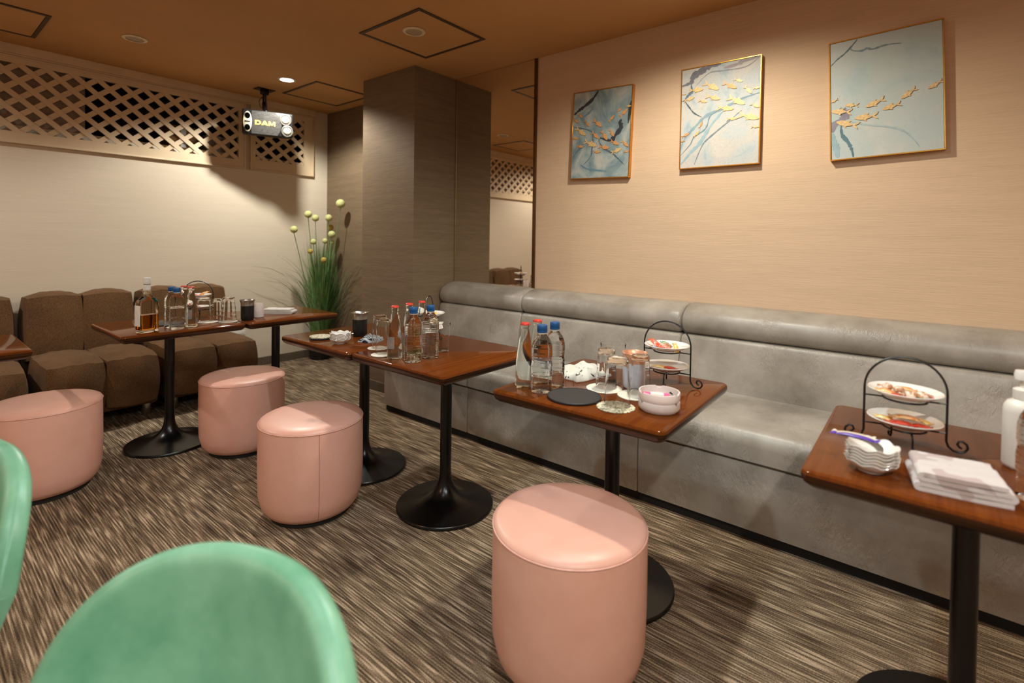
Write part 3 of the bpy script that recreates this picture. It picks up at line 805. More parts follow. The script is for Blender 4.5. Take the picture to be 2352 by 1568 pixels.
def coaster(label, loc, r=.052, m='white_card', h=.003, scallop=0, name='coaster', grp='round white card coasters'):
    t = thing(name, label, 'coaster', loc, 0, grp)
    n = 72
    bm = B(); lathe(bm, [(r-.001, 0), (r, .0006), (r, h-.0006), (r-.001, h), (.0, h)], n, wob=(lambda a, rr, z, i: (rr*(1 + scallop*abs(sin(11*a))), z)) if scallop else None)
    obj('disc', bm, m, t); return t
def rim_mat(label, loc, r):
    t = thing('serving_mat', label, 'mat', loc)
    bm = B(); lathe(bm, [(r-.003, 0), (r, .002), (r, .006), (r-.002, .0075), (r-.005, .0072)], 64, cap1=False); obj('raised_edge', bm, plain('black rubber rim', '1d1b1c', .5), t)
    bm = B(); lathe(bm, [(r-.005, .0068), (r-.02, .0064), (.0, .0064)], 64, cap0=False); obj('ribbed_surface', bm, 'mat_black', t); return t
def bowl_proto(label, loc, R, rz=0, grp=None):
    """small shallow porcelain dish with a wavy flower rim"""
    t = thing('porcelain_bowl', label, 'bowl', loc, rz, grp); n = 72
    def wob(a, r, z, i):
        k = max(0, (r/R - .5)/.5)
        return r*(1 + .035*k*cos(8*a)), z + .0028*k*k*sin(8*a + .6)
    prof = [(.50*R, .0), (.52*R, .001), (.52*R, .003), (.62*R, .0055), (.80*R, .0115), (.95*R, .0195), (R, .0235), (.985*R, .0245), (.93*R, .0215), (.78*R, .0138), (.55*R, .0062), (.0, .0050)]
    bm = B(); lathe(bm, prof, n, wob=wob); obj('dish', bm, 'porcelain', t)
    return t
def stand(label, loc, rz, h=.224, w=.0845):
    """black wire arch holding two plates"""
    t = thing('snack_stand', label, 'snack stand', loc, rz, 'two tier black wire snack stands')
    r = .0028; pr = .045
    pts = []
    zz = h - w
    for s in (1,):
        sc = [(-.026 + .0, .016), (-.020, .024), (-.028, .030), (-.038, .026), (-.041, .016), (-.034, .006), (-.022, .0030), (-.008, .007), (-.001, .018), (0, .03)]
    left = [(-w + x, z) for x, z in [(-.030, .014), (-.025, .017), (-.021, .023), (-.024, .030), (-.032, .031), (-.039, .025), (-.041, .016), (-.036, .007), (-.026, .0032), (-.013, .006), (-.004, .014), (0, .026)]]
    arch = [(w*cos(a), zz + w*sin(a)) for a in [pi - pi*i/20 for i in range(21)]]
    right = [(-x, z) for x, z in reversed(left)]
    full = left + [(-w, .06), (-w, .10)] + arch + [(w, .10), (w, .06)] + right
    bm = B(); tube(bm, [(x, 0, z) for x, z in full], r, 8); obj('arch', bm, 'wire', t)
    for z in (.046, .118):
        bm = B(); tube(bm, [(pr*cos(2*pi*i/32), pr*sin(2*pi*i/32), z) for i in range(32)], .0026, 8, True)
        for s in (1, -1): tube(bm, [(s*pr, 0, z), (s*w, 0, z)], .0022, 6)
        obj('plate_ring', bm, 'wire', t)
    for a in (radians(-70), radians(100)):
        c, s = cos(a), sin(a); bm = B()
        prof = [(pr*.9, .044), (pr*1.0, .043), (pr*1.12, .038), (pr*1.16, .028), (pr*1.16, .010), (pr*1.22, .0040), (pr*1.36, .0030), (pr*1.45, .008), (pr*1.40, .014), (pr*1.3, .012)]
        tube(bm, [(q*c, q*s, z) for q, z in prof], .0025, 8); obj('curled_leg', bm, 'wire', t)
    return t
def plate(label, loc, R=.0785, grp='white plates on the snack stands'):
    t = thing('snack_plate', label, 'plate', loc, 0, grp)
    bm = B(); lathe(bm, [(.50*R, 0), (.52*R, .0012), (.62*R, .003), (.85*R, .0125), (.985*R, .0185), (R, .0200), (.985*R, .0212), (.84*R, .0150), (.60*R, .0060), (.0, .0048)], 64)
    obj('plate_body', bm, 'porcelain', t); return t
def packet(name, label, cat, loc, rz, L, Wd, H, m, tilt=(0, 0), grp=None):
    """pillow packet with two crimped ends"""
    t = thing(name, label, cat, loc, 0, grp); t.rotation_euler = (tilt[0], tilt[1], rz)
    bm = B(); n = 10; lp = []
    for i in range(n+1):
        s = -1 + 2*i/n; hh = H*max(.04, (1 - abs(s)**3)) ; ww = Wd*(1 - .12*(1 - abs(s)**4)*0 - .06*abs(s))
        lp.append([(s*L/2, ww/2*cos(2*pi*j/16), hh*(.5 + .5*sin(2*pi*j/16)) + .0004) for j in range(16)])
    loft(bm, lp, True, True, True, uv=False); obj('wrapper', bm, m, t, True, 70)
    for s in (1, -1):
        bm = B(); k = 7; rows = []
        for i in range(3):
            x = s*(L/2 + L*.10*i/2*1.1 - .001)
            rows.append([(x, -Wd*.5*(.9+.12*i) + Wd*(.9+.12*i)*j/k, .0012 + H*.06 + (.0012 if j % 2 else -.0004)*(i > 0)) for j in range(k+1)])
        a = [[bm.verts.new(p) for p in r_] for r_ in rows]; b = [[bm.verts.new((p[0], p[1], p[2] + .0007)) for p in r_] for r_ in rows]
        for i in range(2):
            for j in range(k):
                bm.faces.new((a[i][j], a[i][j+1], a[i+1][j+1], a[i+1][j])); bm.faces.new((b[i][j], b[i+1][j], b[i+1][j+1], b[i][j+1]))
        obj('crimped_end', bm, m, t, True, 70)
    return t
def sweet(label, loc, rz, R, m, grp=None):
    """round wrapped sweet with two twists"""
    t = thing('wrapped_sweet', label, 'candy', loc, rz, grp)
    bm = B(); lathe(bm, [(.001, -R*.72)] + [(R*cos(a), R*.72*sin(a)) for a in [-pi/2 + pi*i/10 for i in range(1, 10)]] + [(.001, R*.72)], 20)
    bmesh.ops.translate(bm, vec=(0, 0, R*.75), verts=bm.verts[:]); obj('sweet_body', bm, m, t)
    for s in (1, -1):
        bm = B(); c = []
        for i in range(9):
            a = radians(-48 + 96*i/8); c.append(bm.verts.new((s*(R*.85 + R*1.05*cos(a)), R*1.05*sin(a), R*.75 + (.0016 if i % 2 else -.0016))))
        o_ = bm.verts.new((s*R*.85, 0, R*.75))
        for i in range(8): bm.faces.new((o_, c[i], c[i+1]))
        obj('twist', bm, m, t, False)
    return t
def fold(label, loc, rz, L, D, H, m, layers=3, seed=0, grp='folded towels'):
    """cloth folded over itself: a serpentine section swept across its depth"""
    t = thing('folded_towel', label, 'towel', loc, rz, grp); rnd = random.Random(seed)
    th = H / (layers * 1.15); g = (H - th) / max(1, layers - 1); mid = []
    for k in range(layers):
        z = th/2 + g*k; s = 1 if k % 2 == 0 else -1
        ext = L/2*(1 - .04*k)
        for i in range(9): mid.append((s*(-ext + 2*ext*i/8), z + rnd.uniform(-.0006, .0006)))
        if k < layers - 1:
            for i in range(1, 5):
                a = -pi/2 + pi*i/5; mid.append((s*(ext + g*.5*cos(a)), z + g/2 + g/2*sin(a)))
    n = len(mid); up, lo = [], []
    for i in range(n):
        a, b = mid[max(i-1, 0)], mid[min(i+1, n-1)]; d = sqrt((b[0]-a[0])**2 + (b[1]-a[1])**2) or 1
        nx, nz = -(b[1]-a[1])/d, (b[0]-a[0])/d; up.append((mid[i][0]+nx*th/2, mid[i][1]+nz*th/2)); lo.append((mid[i][0]-nx*th/2, mid[i][1]-nz*th/2))
    sec = up + lo[::-1]; lp = []; K = 10
    for j in range(K+1):
        y = -D/2 + D*j/K; sc = 1 - .02*abs(sin(3*j + seed)); q = .0016*sin(j*1.7 + seed)
        lp.append([(x*sc, y + .0012*sin(40*x + seed), max(.0004, z + q*(z/H))) for x, z in sec])
    bm = B(); loft(bm, lp, True, True, True, uv=False); obj('cloth_folds', bm, m, t, True, 75); return t

G = lambda x, y, dz=0: (x, y, TZ + dz)
# --- table with the frosted ashtray (facing the middle of the bench)
P0 = pet('blue-capped water bottle at the left front corner of the ashtray table', G(1.385, .988), .3)
S0 = soda('red-capped glass bottle at the far left of the ashtray table', G(1.387, 1.062), .2)
pets = [('blue-capped water bottle behind another on the ashtray table, by the spotted cloth', 1.466, .992, 1.1),
 ('blue-capped water bottle standing front left of the pair on the crowded bottle table', 1.371, 1.632, .7),
 ('blue-capped water bottle standing right of the pair on the crowded bottle table', 1.464, 1.630, 1.9),
 ('blue-capped water bottle in front of its twin on the whisky table', .990, 3.135, .5),
 ('blue-capped water bottle half hidden behind its twin on the whisky table', .992, 3.222, 2.2),
 ('water bottle cut off by the right edge of the photo beside the white pump bottle', 1.448, -.190, 1.3)]
for lb, x, y, a in pets: dup(P0, 'water_bottle', G(x, y), a, lb)
sodas = [('red-capped glass bottle half hidden behind the bottles on the ashtray table', 1.470, 1.070, .4),
 ('red-capped glass bottle leftmost on the crowded bottle table, beside the upturned glasses', 1.352, 1.728, -.2),
 ('red-capped glass bottle in the middle of the crowded bottle table, behind a water bottle', 1.448, 1.752, .1),
 ('red-capped glass bottle rearmost on the crowded bottle table, beside the snack stand', 1.540, 1.775, .6),
 ('red-capped glass bottle in front of its twin on the whisky table', 1.070, 3.165, .3),
 ('red-capped glass bottle behind its twin on the whisky table', 1.062, 3.250, .9)]
for lb, x, y, a in sodas: dup(S0, 'soda_bottle', G(x, y), a, lb)

rim_mat('round black ribbed mat in front of the bottles on the ashtray table', G(1.402, .870), .0875)
coaster('white coaster under the upturned glass beside the spotted cloth', G(1.556, .845), .061)
coaster('white coaster partly under the frosted ashtray', G(1.556, .728), .060)
coaster('speckled stone-paper coaster with scalloped edge, under the nearest upturned glass', G(1.406, .723), .056, 'doily', .002, .06, grp='speckled coasters')
inv_glass('upturned cut glass on the coaster beside the spotted cloth', G(1.570, .846, .0032), .132, .036, .0295, 'glass_cut')
inv_glass('upturned plain glass on the speckled coaster, nearest to the front edge', G(1.425, .728, .0022), .146, .0405, .0330, 'glass')
inv_glass('upturned cut glass standing between the white tumbler and the frosted ashtray', G(1.578, .724, .0032), .128, .0345, .0290, 'glass_cut')
up_glass('plastic_cup', 'tall clear plastic cup standing behind the upturned glasses on the ashtray table', G(1.660, .868), .138, .030, .046, 'thin_plastic', .003)
tumbler('enamel_tumbler', 'pale lilac tumbler with a copper flared rim behind the ashtray', G(1.645, .776), 'tumbler_white', 'copper_inner', 'flared tumblers')
tumbler('steel_tumbler', 'black tumbler with a steel rim behind the small bowl stack', G(1.545, 2.262), 'black_plastic', 'steel', 'flared tumblers')
tumbler('steel_tumbler', 'black tumbler with a steel rim at the right end of the whisky table', G(1.284, 3.100, 0) if False else G(1.382, 3.185), 'black_plastic', 'steel', 'flared tumblers')
def ashtray(label, loc, grp='frosted ashtrays'):
    t = thing('frosted_ashtray', label, 'ashtray', loc, .4, grp); R = .061
    def wob(a, r, z, i): return r, z - (.006 if (i in (5, 6, 7) and min(abs(((a - q + pi) % (2*pi)) - pi) for q in (0, 2.094, 4.189)) < .10) else 0)
    bm = B(); lathe(bm, [(.046, 0), (.052, .001), (.057, .006), (R, .014), (R, .029), (R-.001, .0315), (R-.003, .032), (R-.005, .0315), (R-.006, .012), (.048, .0075), (.0, .007)], 72, wob=wob)
    obj('dish', bm, 'frost', t); return t
ashtray('lower frosted ashtray of the stacked pair on the front corner of its table', G(1.470, .612))
ashtray('upper frosted ashtray holding a pink lighter', G(1.470, .612, .0275))
li = thing('pink_lighter', 'pink disposable lighter with white label lying in the upper frosted ashtray', 'lighter', G(1.478, .620, .0382)); li.rotation_euler = (0, radians(3), radians(-52))
def oblong(bm, L, w, h, x0=0): return loft(bm, [[(x0 + x, w/2*cos(2*pi*j/20), h/2 + h/2*sin(2*pi*j/20)) for j in range(20)] for x in (0, .0015, L/2, L - .0015, L)], True, True, True, uv=False)
bm = B(); oblong(bm, .078, .020, .011, -.045); obj('lighter_body', bm, 'pink_plastic', li)
bm = B(); oblong(bm, .040, .0205, .0116, -.024); obj('label_band', bm, 'label_white', li)
bm = B(); box(bm, .033, .046, -.0085, .0085, .001, .0105, .002); obj('metal_hood', bm, 'steel', li)
bm = B(); tube(bm, [(.040, -.006, .011), (.040, .006, .011)], .0035, 14); obj('spark_wheel', bm, 'black_plastic', li)

def crumple(label, loc, rz, sx, sy, h, m, seed):
    t = thing('crumpled_cloth', label, 'cloth', loc, rz); bm = B(); n = 26; rnd = random.Random(seed); ph = [rnd.uniform(0, 6.28) for _ in range(6)]
    top = []; bot = []
    for i in range(n+1):
        r1, r2 = [], []
        for j in range(n+1):
            u, v = -1 + 2*i/n, -1 + 2*j/n
            x = u*sx/2*(1 + .07*sin(4*v + ph[0])); y = v*sy/2*(1 + .08*sin(3.5*u + ph[1]))
            edge = min(1, (1 - max(abs(u), abs(v)))*5); e2 = edge*(2 - edge)
            z = h*(.62*e2 + .16*sin(5*u + 2*v + ph[2])*e2 + .14*sin(6*v - 3*u + ph[3])*e2 + .25*max(0, u*.5 + v*.6)*e2) + .003
            r1.append(bm.verts.new((x, y, max(.004, z)))); r2.append(bm.verts.new((x, y, 0.0)))
        top.append(r1); bot.append(r2)
    for i in range(n):
        for j in range(n):
            bm.faces.new((top[i][j], top[i+1][j], top[i+1][j+1], top[i][j+1])); bm.faces.new((bot[i][j], bot[i][j+1], bot[i+1][j+1], bot[i+1][j]))
    for i in range(n):
        for a, b in ((( i, 0), (i+1, 0)), ((i, n), (i+1, n)), ((0, i), (0, i+1)), ((n, i), (n, i+1))):
            bm.faces.new((top[a[0]][a[1]], top[b[0]][b[1]], bot[b[0]][b[1]], bot[a[0]][a[1]]))
    obj('cloth_body', bm, m, t, True, 80); return t
crumple('white terry cloth with brown spots lying behind the black mat', G(1.655, .998), radians(-18), .165, .135, .034, 'towel_spot', 3)
st4 = stand('black wire snack stand with dotted candies, on the ashtray table', G(1.762, .708), radians(-88 + 180))
plate('upper white plate on the ashtray table snack stand', G(1.762, .708, .121)); plate('lower white plate on the ashtray table snack stand', G(1.762, .708, .049))
zu, zl = .1275, .0555
packet('candy_packet', 'red dotted packet propped at the left of the upper plate on the ashtray table', 'candy', G(1.742, .745, zu + .014), radians(60), .050, .026, .010, 'c_dots', (0, radians(-22)))
packet('candy_packet', 'red dotted packet lying at the front middle of the upper plate on the ashtray table', 'candy', G(1.728, .700, zu + .003), radians(100), .052, .028, .012, 'c_dots', (0, radians(-12)))
packet('candy_packet', 'clear packet over brown biscuit between dotted packets on the ashtray table', 'candy', G(1.756, .715, zu + .006), radians(75), .046, .034, .014, 'c_clear')
packet('candy_packet', 'orange packet at the right of the upper plate on the ashtray table', 'candy', G(1.740, .668, zu + .010), radians(35), .042, .016, .008, 'c_yellow', (0, radians(-30)))
packet('candy_packet', 'green packet peeking out behind on the upper plate on the ashtray table', 'candy', G(1.782, .722, zu + .010), radians(110), .036, .020, .008, 'c_green', (0, radians(-18)))
packet('candy_packet', 'blue edged packet at front left of the upper plate on the ashtray table', 'candy', G(1.722, .738, zu + .002), radians(130), .030, .018, .007, 'c_blue')
packet('candy_packet', 'tan packet on the lower plate on the ashtray table', 'candy', G(1.744, .728, zl + .003), radians(92), .044, .026, .009, 'c_yellow')
packet('candy_packet', 'dark red packet in the middle of the lower plate on the ashtray table', 'candy', G(1.752, .694, zl + .003), radians(82), .048, .030, .008, 'c_red')
packet('candy_packet', 'flat red packet at the right of the lower plate on the ashtray table', 'candy', G(1.732, .672, zl + .004), radians(110), .034, .022, .005, 'c_red')

# --- table at the right edge
def bowls(loc, R, n, step, grp, where):
    names = {0: 'bottom', n-1: 'topmost'}
    words = ['bottom', 'second from bottom', 'third from bottom', 'fourth from bottom', 'fifth from bottom', 'sixth from bottom']
    pr = None
    for i in range(n):
        lb = '%s white wavy-rimmed bowl of the stack %s' % ('topmost' if i == n-1 else words[i], where)
        l = (loc[0] + .0012*sin(2.3*i), loc[1] + .0012*cos(1.7*i), loc[2] + step*i)
        if pr is None: pr = bowl_proto(lb, l, R, 0, grp)
        else: dup(pr, 'porcelain_bowl', l, .03*i, lb)
bowls(G(1.398, .082), .050, 6, .0070, 'small white bowls stacked beside the pink towel', 'beside the folded pink towel')
tp = thing('serving_tongs', 'small steel tongs lying across the bowl stack beside the pink towel', 'tongs', G(1.386, .096, .0600)); tp.rotation_euler = (0, radians(5), radians(-99))
for s in (1, -1):
    bm = B(); lp = []
    for i in range(13):
        x = -.052 + .088*i/12; wd = .0032 + .0035*max(0, (i-8)/4); yy = s*(.0015 + .0065*i/12)
        z = .004 + (.006*sin(pi*i/12)) - (.010*((i-9)/3)**2 if i > 9 else 0)
        lp.append([(x, yy - .0006, z - wd), (x, yy + .0006, z - wd), (x, yy + .0006, z + wd), (x, yy - .0006, z + wd)])
    loft(bm, lp, True, True, True, uv=False); obj('tong_arm', bm, 'steel', tp)
packet('film_packet', 'purple and cream film packet resting on the tongs across the bowl stack', 'packet', G(1.372, .112, .0735), radians(-102), .078, .018, .007, 'purple', (0, radians(-3)))
packet('film_packet', 'cream paper wrapper lying beside the purple packet on the bowls', 'packet', G(1.390, .116, .0730), radians(-100), .070, .014, .005, 'cream_film', (0, radians(-4)))
fold('pink and white patterned towel folded on the right-edge table', G(1.418, -.066), radians(98), .146, .128, .040, 'towel_pink', 4, 2)
st5 = stand('black wire snack stand with orange and red candies, on the right-edge table', G(1.628, .030), radians(101))
plate('upper white plate on the right-edge table snack stand', G(1.628, .030, .121)); plate('lower white plate on the right-edge table snack stand', G(1.628, .030, .049))
packet('candy_packet', 'orange packet at the left of the upper plate on the right-edge table', 'candy', G(1.603, .066, zu + .004), radians(80), .046, .030, .010, 'c_orange', (0, radians(-8)))
packet('candy_packet', 'orange packet at the back of the upper plate on the right-edge table', 'candy', G(1.655, .030, zu + .006), radians(95), .044, .026, .009, 'c_orange', (0, 0))
packet('candy_packet', 'red packet at front left of the upper plate on the right-edge table', 'candy', G(1.588, .045, zu + .004), radians(100), .036, .018, .006, 'c_red')
sweet('clear wrapped sweet at the back left of the upper plate on the right-edge table', G(1.626, .066, zu + .007), 1.2, .012, 'c_clear')
sweet('clear wrapped sweet beside the orange packet on the upper right-edge table plate', G(1.622, .042, zu + .004), .6, .012, 'c_clear')
sweet('clear wrapped sweet at the front middle of the upper plate on the right-edge table', G(1.590, .018, zu + .002), 1.7, .013, 'c_clear')
sweet('clear wrapped sweet right of centre on the upper plate on the right-edge table', G(1.604, -.004, zu + .002), 2.2, .013, 'c_clear')
packet('candy_packet', 'pink packet at the right of the upper plate on the right-edge table', 'candy', G(1.626, -.012, zu + .005), radians(70), .034, .018, .006, 'c_pink', (0, radians(-10)))
packet('candy_packet', 'green packet at front right of the upper plate on the right-edge table', 'candy', G(1.598, -.003, zu + .003), radians(95), .028, .014, .005, 'c_green')
packet('candy_packet', 'orange packet on top of the lower plate heap on the right-edge table', 'candy', G(1.622, .028, zl + .014), radians(98), .058, .032, .009, 'c_orange', (0, 0))
packet('candy_packet', 'yellow packet at the left of the lower plate on the right-edge table', 'candy', G(1.614, .068, zl + .006), radians(70), .040, .026, .008, 'c_yellow', (0, radians(-6)))
packet('candy_packet', 'long red packet at the front of the lower plate on the right-edge table', 'candy', G(1.592, .036, zl + .006), radians(100), .056, .030, .009, 'c_red', (0, 0))
packet('candy_packet', 'short red packet at the right of the lower plate on the right-edge table', 'candy', G(1.602, -.001, zl + .005), radians(85), .044, .026, .007, 'c_red', (0, radians(4)))
packet('candy_packet', 'yellow gold packet at the back right of the lower plate on the right-edge table', 'candy', G(1.640, -.006, zl + .007), radians(60), .036, .022, .007, 'c_yellow')
pb = thing('pump_bottle', 'white plastic pump dispenser bottle at the right edge', 'bottle', G(1.640, -.186), radians(-75))
bm = B(); lathe(bm, [(.030, 0), (.034, .003), (.036, .010), (.036, .130), (.0345, .142), (.029, .152), (.019, .158), (.017, .163)], 44); obj('bottle_body', bm, 'white_plastic', pb)
bm = B(); lathe(bm, [(.0195, .160), (.020, .162), (.020, .181), (.015, .184), (.008, .186), (.008, .205)], 36); obj('pump_collar', bm, 'white_plastic', pb)
bm = B(); lathe(bm, [(.010, .202), (.018, .204), (.019, .214), (.017, .224), (.0, .226)], 30); tube(bm, [(0, 0, .216), (.028, 0, .217), (.046, 0, .213), (.052, 0, .203)], [.009, .0075, .0062, .0055], 12); obj('pump_head', bm, 'porcelain', pb)

# --- crowded bottle table and the tumbler table, against the column
coaster('white coaster under the left upturned glass by the dark striped cloth', G(1.425, 1.945), .046)
coaster('white coaster in front of the other, beside the leftmost soda bottle', G(1.356, 1.822), .046)
inv_glass('upturned glass on the rear white coaster by the dark striped cloth', G(1.430, 1.936, .0032), .153, .0355, .0296, 'glass')
inv_glass('upturned glass on the front white coaster beside the leftmost soda bottle', G(1.374, 1.836, .0032), .153, .0340, .0288, 'glass')
inv_glass('upturned glass half hidden between the bottles on the crowded bottle table', G(1.500, 1.700), .150, .0350, .0290, 'glass')
up_glass('rocks_glass', 'upright empty glass at the right of the bottles on the crowded bottle table', G(1.584, 1.686), .128, .030, .0385, 'glass', .012)
st3 = stand('black wire snack stand hidden behind the crowded bottles, turned edge-on', G(1.700, 1.905), radians(35))
plate('upper white plate with blue candy behind the crowded bottles', G(1.700, 1.905, .121)); plate('lower white plate behind the crowded bottles', G(1.700, 1.905, .049))
packet('candy_packet', 'blue packet on the snack plate behind the crowded bottles', 'candy', G(1.708, 1.900, zu + .006), radians(60), .046, .030, .012, 'c_blue', (0, radians(-12)))
packet('candy_packet', 'yellow packet on the snack plate behind the crowded bottles', 'candy', G(1.700, 1.868, zu + .008), radians(20), .042, .028, .010, 'c_yellow', (0, radians(-10)))
rim_mat('small round black mat under the speckled coaster beside the bowl stack', G(1.372, 2.343), .055)
coaster('thick speckled coaster lying on the small black mat beside the bowl stack', G(1.372, 2.343, .0078), .052, 'doily', .006, 0, grp='speckled coasters')
bowls(G(1.372, 2.168), .0480, 5, .0070, 'small white bowls stacked near the black tumbler', 'in front of the black tumbler')
tp2 = thing('small_spoon', 'small steel spoon lying in the topmost bowl near the black tumbler', 'spoon', G(1.380, 2.176, .0485)); tp2.rotation_euler = (0, radians(-8), radians(150))
bm = B(); tube(bm, [(-.04, 0, 0), (.0, 0, .002), (.045, 0, .004)], [.0022, .0016, .003], 8); obj('spoon_handle', bm, 'steel', tp2)
bm = B(); lathe(bm, [(.011, .0018), (.0115, .0025), (.008, .0), (.0, -.001)], 24, -.048, 0, cap0=False); obj('spoon_bowl', bm, 'steel', tp2)
crumple('crumpled navy and white striped cloth beside the black tumbler', G(1.508, 2.110), radians(20), .105, .085, .026, 'cloth_stripe', 8)

# --- whisky table and the towel table, before the sofas
wb = thing('whisky_bottle', 'square whisky bottle, less than half full, on the sofa table', 'bottle', G(.858, 3.150), radians(14))
def sec(s, r, z, d=1): return [(x, y*d, z) for x, y, _ in rrect(s, s*.72, r, 5)]
outer = [sec(.080, .012, .0), sec(.088, .014, .004), sec(.091, .014, .012), sec(.091, .014, .150), sec(.089, .018, .160), sec(.078, .024, .172), sec(.056, .0195, .184), [(x, y, .192) for x, y, _ in rrect(.042, .040, .0195, 5)], [(x, y, .215) for x, y, _ in rrect(.034, .034, .0165, 5)], [(x, y, .250) for x, y, _ in rrect(.030, .030, .0146, 5)]]
inner = [[(x, y, .246) for x, y, _ in rrect(.024, .024, .0117, 5)], [(x, y, .213) for x, y, _ in rrect(.028, .028, .0136, 5)], sec(.048, .0165, .183), sec(.070, .021, .169), sec(.083, .013, .156), sec(.083, .012, .020), sec(.076, .010, .014)]
bm = B(); loft(bm, outer, True, True, True, uv=True); loft(bm, list(reversed(inner)), True, True, True, uv=True)
for f in bm.faces: pass
o = obj('bottle', bm, 'whisky_glass', wb, True, 45)
bm = B(); loft(bm, [sec(.0755, .010, .0146), sec(.0822, .012, .0206), sec(.0822, .012, .092)], True, True, True, uv=False); obj('whisky', bm, 'whisky', wb, True, 45)
bm = B()
for k in range(5):
    z = .190 + .006*k; r = .0215 - .0009*k
    tube(bm, [(r*cos(2*pi*i/28), r*sin(2*pi*i/28), z) for i in range(28)], .0016, 6, True)
obj('neck_ribs', bm, 'whisky_glass', wb)
bm = B(); lathe(bm, [(.0168, .218), (.0166, .248)], 28, cap0=False, cap1=False); obj('neck_label', bm, 'label_white', wb)
bm = B(); lathe(bm, [(.0158, .2505), (.0164, .252), (.0164, .280), (.0150, .284), (.0, .2845)], 32); obj('cap', bm, 'label_white', wb)
bm = B(); box(bm, -.0465, -.0458, -.024, .024, .035, .142); obj('side_label', bm, 'label_white', wb, False)
bm = B(); vs = [bm.verts.new(p) for p in ((.022, .012, .172), (.052, .012, .166), (.062, .016, .148), (.038, .012, .150))]; f = bm.faces.new(vs)
bmesh.ops.solidify(bm, geom=[f], thickness=.0012); obj('neck_tag', bm, 'teal', wb, False)
coaster('white coaster under two upturned glasses on the whisky table', G(1.190, 3.262), .052)
coaster('white coaster beside the black tumbler on the whisky table', G(1.275, 3.195), .050)
inv_glass('upturned glass nearest the soda bottles on the whisky table', G(1.180, 3.290, .0032), .139, .037, .033, 'glass')
inv_glass('upturned small cut glass, in the middle on the whisky table', G(1.262, 3.318), .128, .0290, .0245, 'glass_cut')
inv_glass('upturned cut glass next to the black tumbler on the whisky table', G(1.285, 3.212, .0032), .141, .043, .032, 'glass_cut')
st1 = stand('black wire snack stand behind the glasses on the whisky table', G(1.225, 3.515), radians(-35))
plate('upper white plate with red candy on the whisky table', G(1.225, 3.515, .121), .075); plate('lower white plate on the whisky table snack stand', G(1.225, 3.515, .049), .075)
packet('candy_packet', 'orange striped packet standing on the upper plate on the whisky table', 'candy', G(1.246, 3.490, zu + .012), radians(10), .060, .030, .012, 'c_orange', (0, radians(-28)))
packet('candy_packet', 'red packet lying on the upper plate on the whisky table', 'candy', G(1.205, 3.512, zu + .004), radians(-20), .056, .030, .012, 'c_red')
packet('candy_packet', 'red packet on the lower plate on the whisky table', 'candy', G(1.210, 3.500, zl + .004), radians(-10), .050, .030, .010, 'c_red')
bm_ = thing('menu_board', 'flat dark folder lying behind the whisky bottle on its table', 'folder', G(1.010, 3.400), radians(8))
obj('folder_cover', box(B(), -.07, .07, -.10, .10, 0, .004, .001), plain('dark charcoal cover', '2a2523', .5), bm_)
obj('folder_spine', box(B(), -.072, -.068, -.10, .10, 0, .005, .001), 'black_plastic', bm_)
def cup(label, loc, grp):
    t = thing('frosted_cup', label, 'cup', loc, 0, grp)
    bm = B(); lathe(bm, [(.024, 0), (.0265, .002), (.029, .046), (.0285, .047), (.0275, .046), (.025, .006), (.0, .005)], 36); obj('cup_wall', bm, 'frost', t); return t
cup('lower frosted cup of the two stacked beside the black tumbler', G(1.478, 3.245), 'stacked frosted cups')
cup('upper frosted cup of the two stacked beside the black tumbler', G(1.478, 3.245, .040), 'stacked frosted cups')
fold('pale grey towel folded on the table before the plant', G(1.652, 3.330), radians(-48), .185, .085, .030, 'towel_white', 3, 5)

# ------------------------------------------------------------------ potted grass with allium balls
pl = thing('potted_grass_plant', 'tall artificial grass with pale allium balls in a black pot in the corner', 'plant', (2.715, 4.64, 0))
bm = B(); lathe(bm, [(.086, 0), (.092, .004), (.115, .150), (.119, .152), (.119, .170), (.112, .171), (.108, .150), (.0, .148)], 44); obj('pot', bm, plain('black plastic pot', '0f0e0d', .45), pl)
bm = B(); rnd = random.Random(21)
LX, LY = 2.866 - 2.715 - .012, WY - 4.64 - .012
def blade(bm, a, lean, h, w, droop, r0, kink=0):
    p = []; n = 9
    for i in range(n+1):
        s = i/n; rad = r0 + lean*s**1.7 + droop*max(0, s-.55)**2*2.2; z = .148 + h*(s - (droop*1.7)*max(0, s-.6)**2)
        x, y = rad*cos(a), rad*sin(a)
        p.append((min(x, LX), min(y, LY), z))
    t = Vector((-sin(a + .5), cos(a + .5), 0)); prev = None
    for i, q in enumerate(p):
        ww = w*(1 - (i/n)**2.2)*.5 + .0003; v = Vector(q)
        e = v + t*ww; f = v - t*ww
        for c_ in (e, f): c_.x = min(c_.x, LX + .006); c_.y = min(c_.y, LY + .006)
        c = [bm.verts.new(e), bm.verts.new(f)]
        if prev: bm.faces.new((prev[0], prev[1], c[1], c[0]))
        prev = c
for i in range(560):
    a = rnd.uniform(0, 2*pi); blade(bm, a, rnd.uniform(.01, .15), rnd.uniform(.5, 1.05), rnd.uniform(.005, .009), rnd.uniform(0, .10), rnd.uniform(.0, .085))
for i in range(60):
    a = rnd.uniform(0, 2*pi); blade(bm, a, rnd.uniform(.05, .12), rnd.uniform(.85, 1.15), .004, rnd.uniform(0, .1), rnd.uniform(.0, .06))
for i in range(120):
    a = rnd.gauss(pi + .75, .75) if i % 3 else rnd.gauss(-pi/2 + .35, .4); blade(bm, a, rnd.uniform(.18, .56), rnd.uniform(.45, 1.0), .0055, rnd.uniform(.3, .7), rnd.uniform(.02, .085))
obj_raw('grass_blades', bm, 'blade', pl, True, 80)
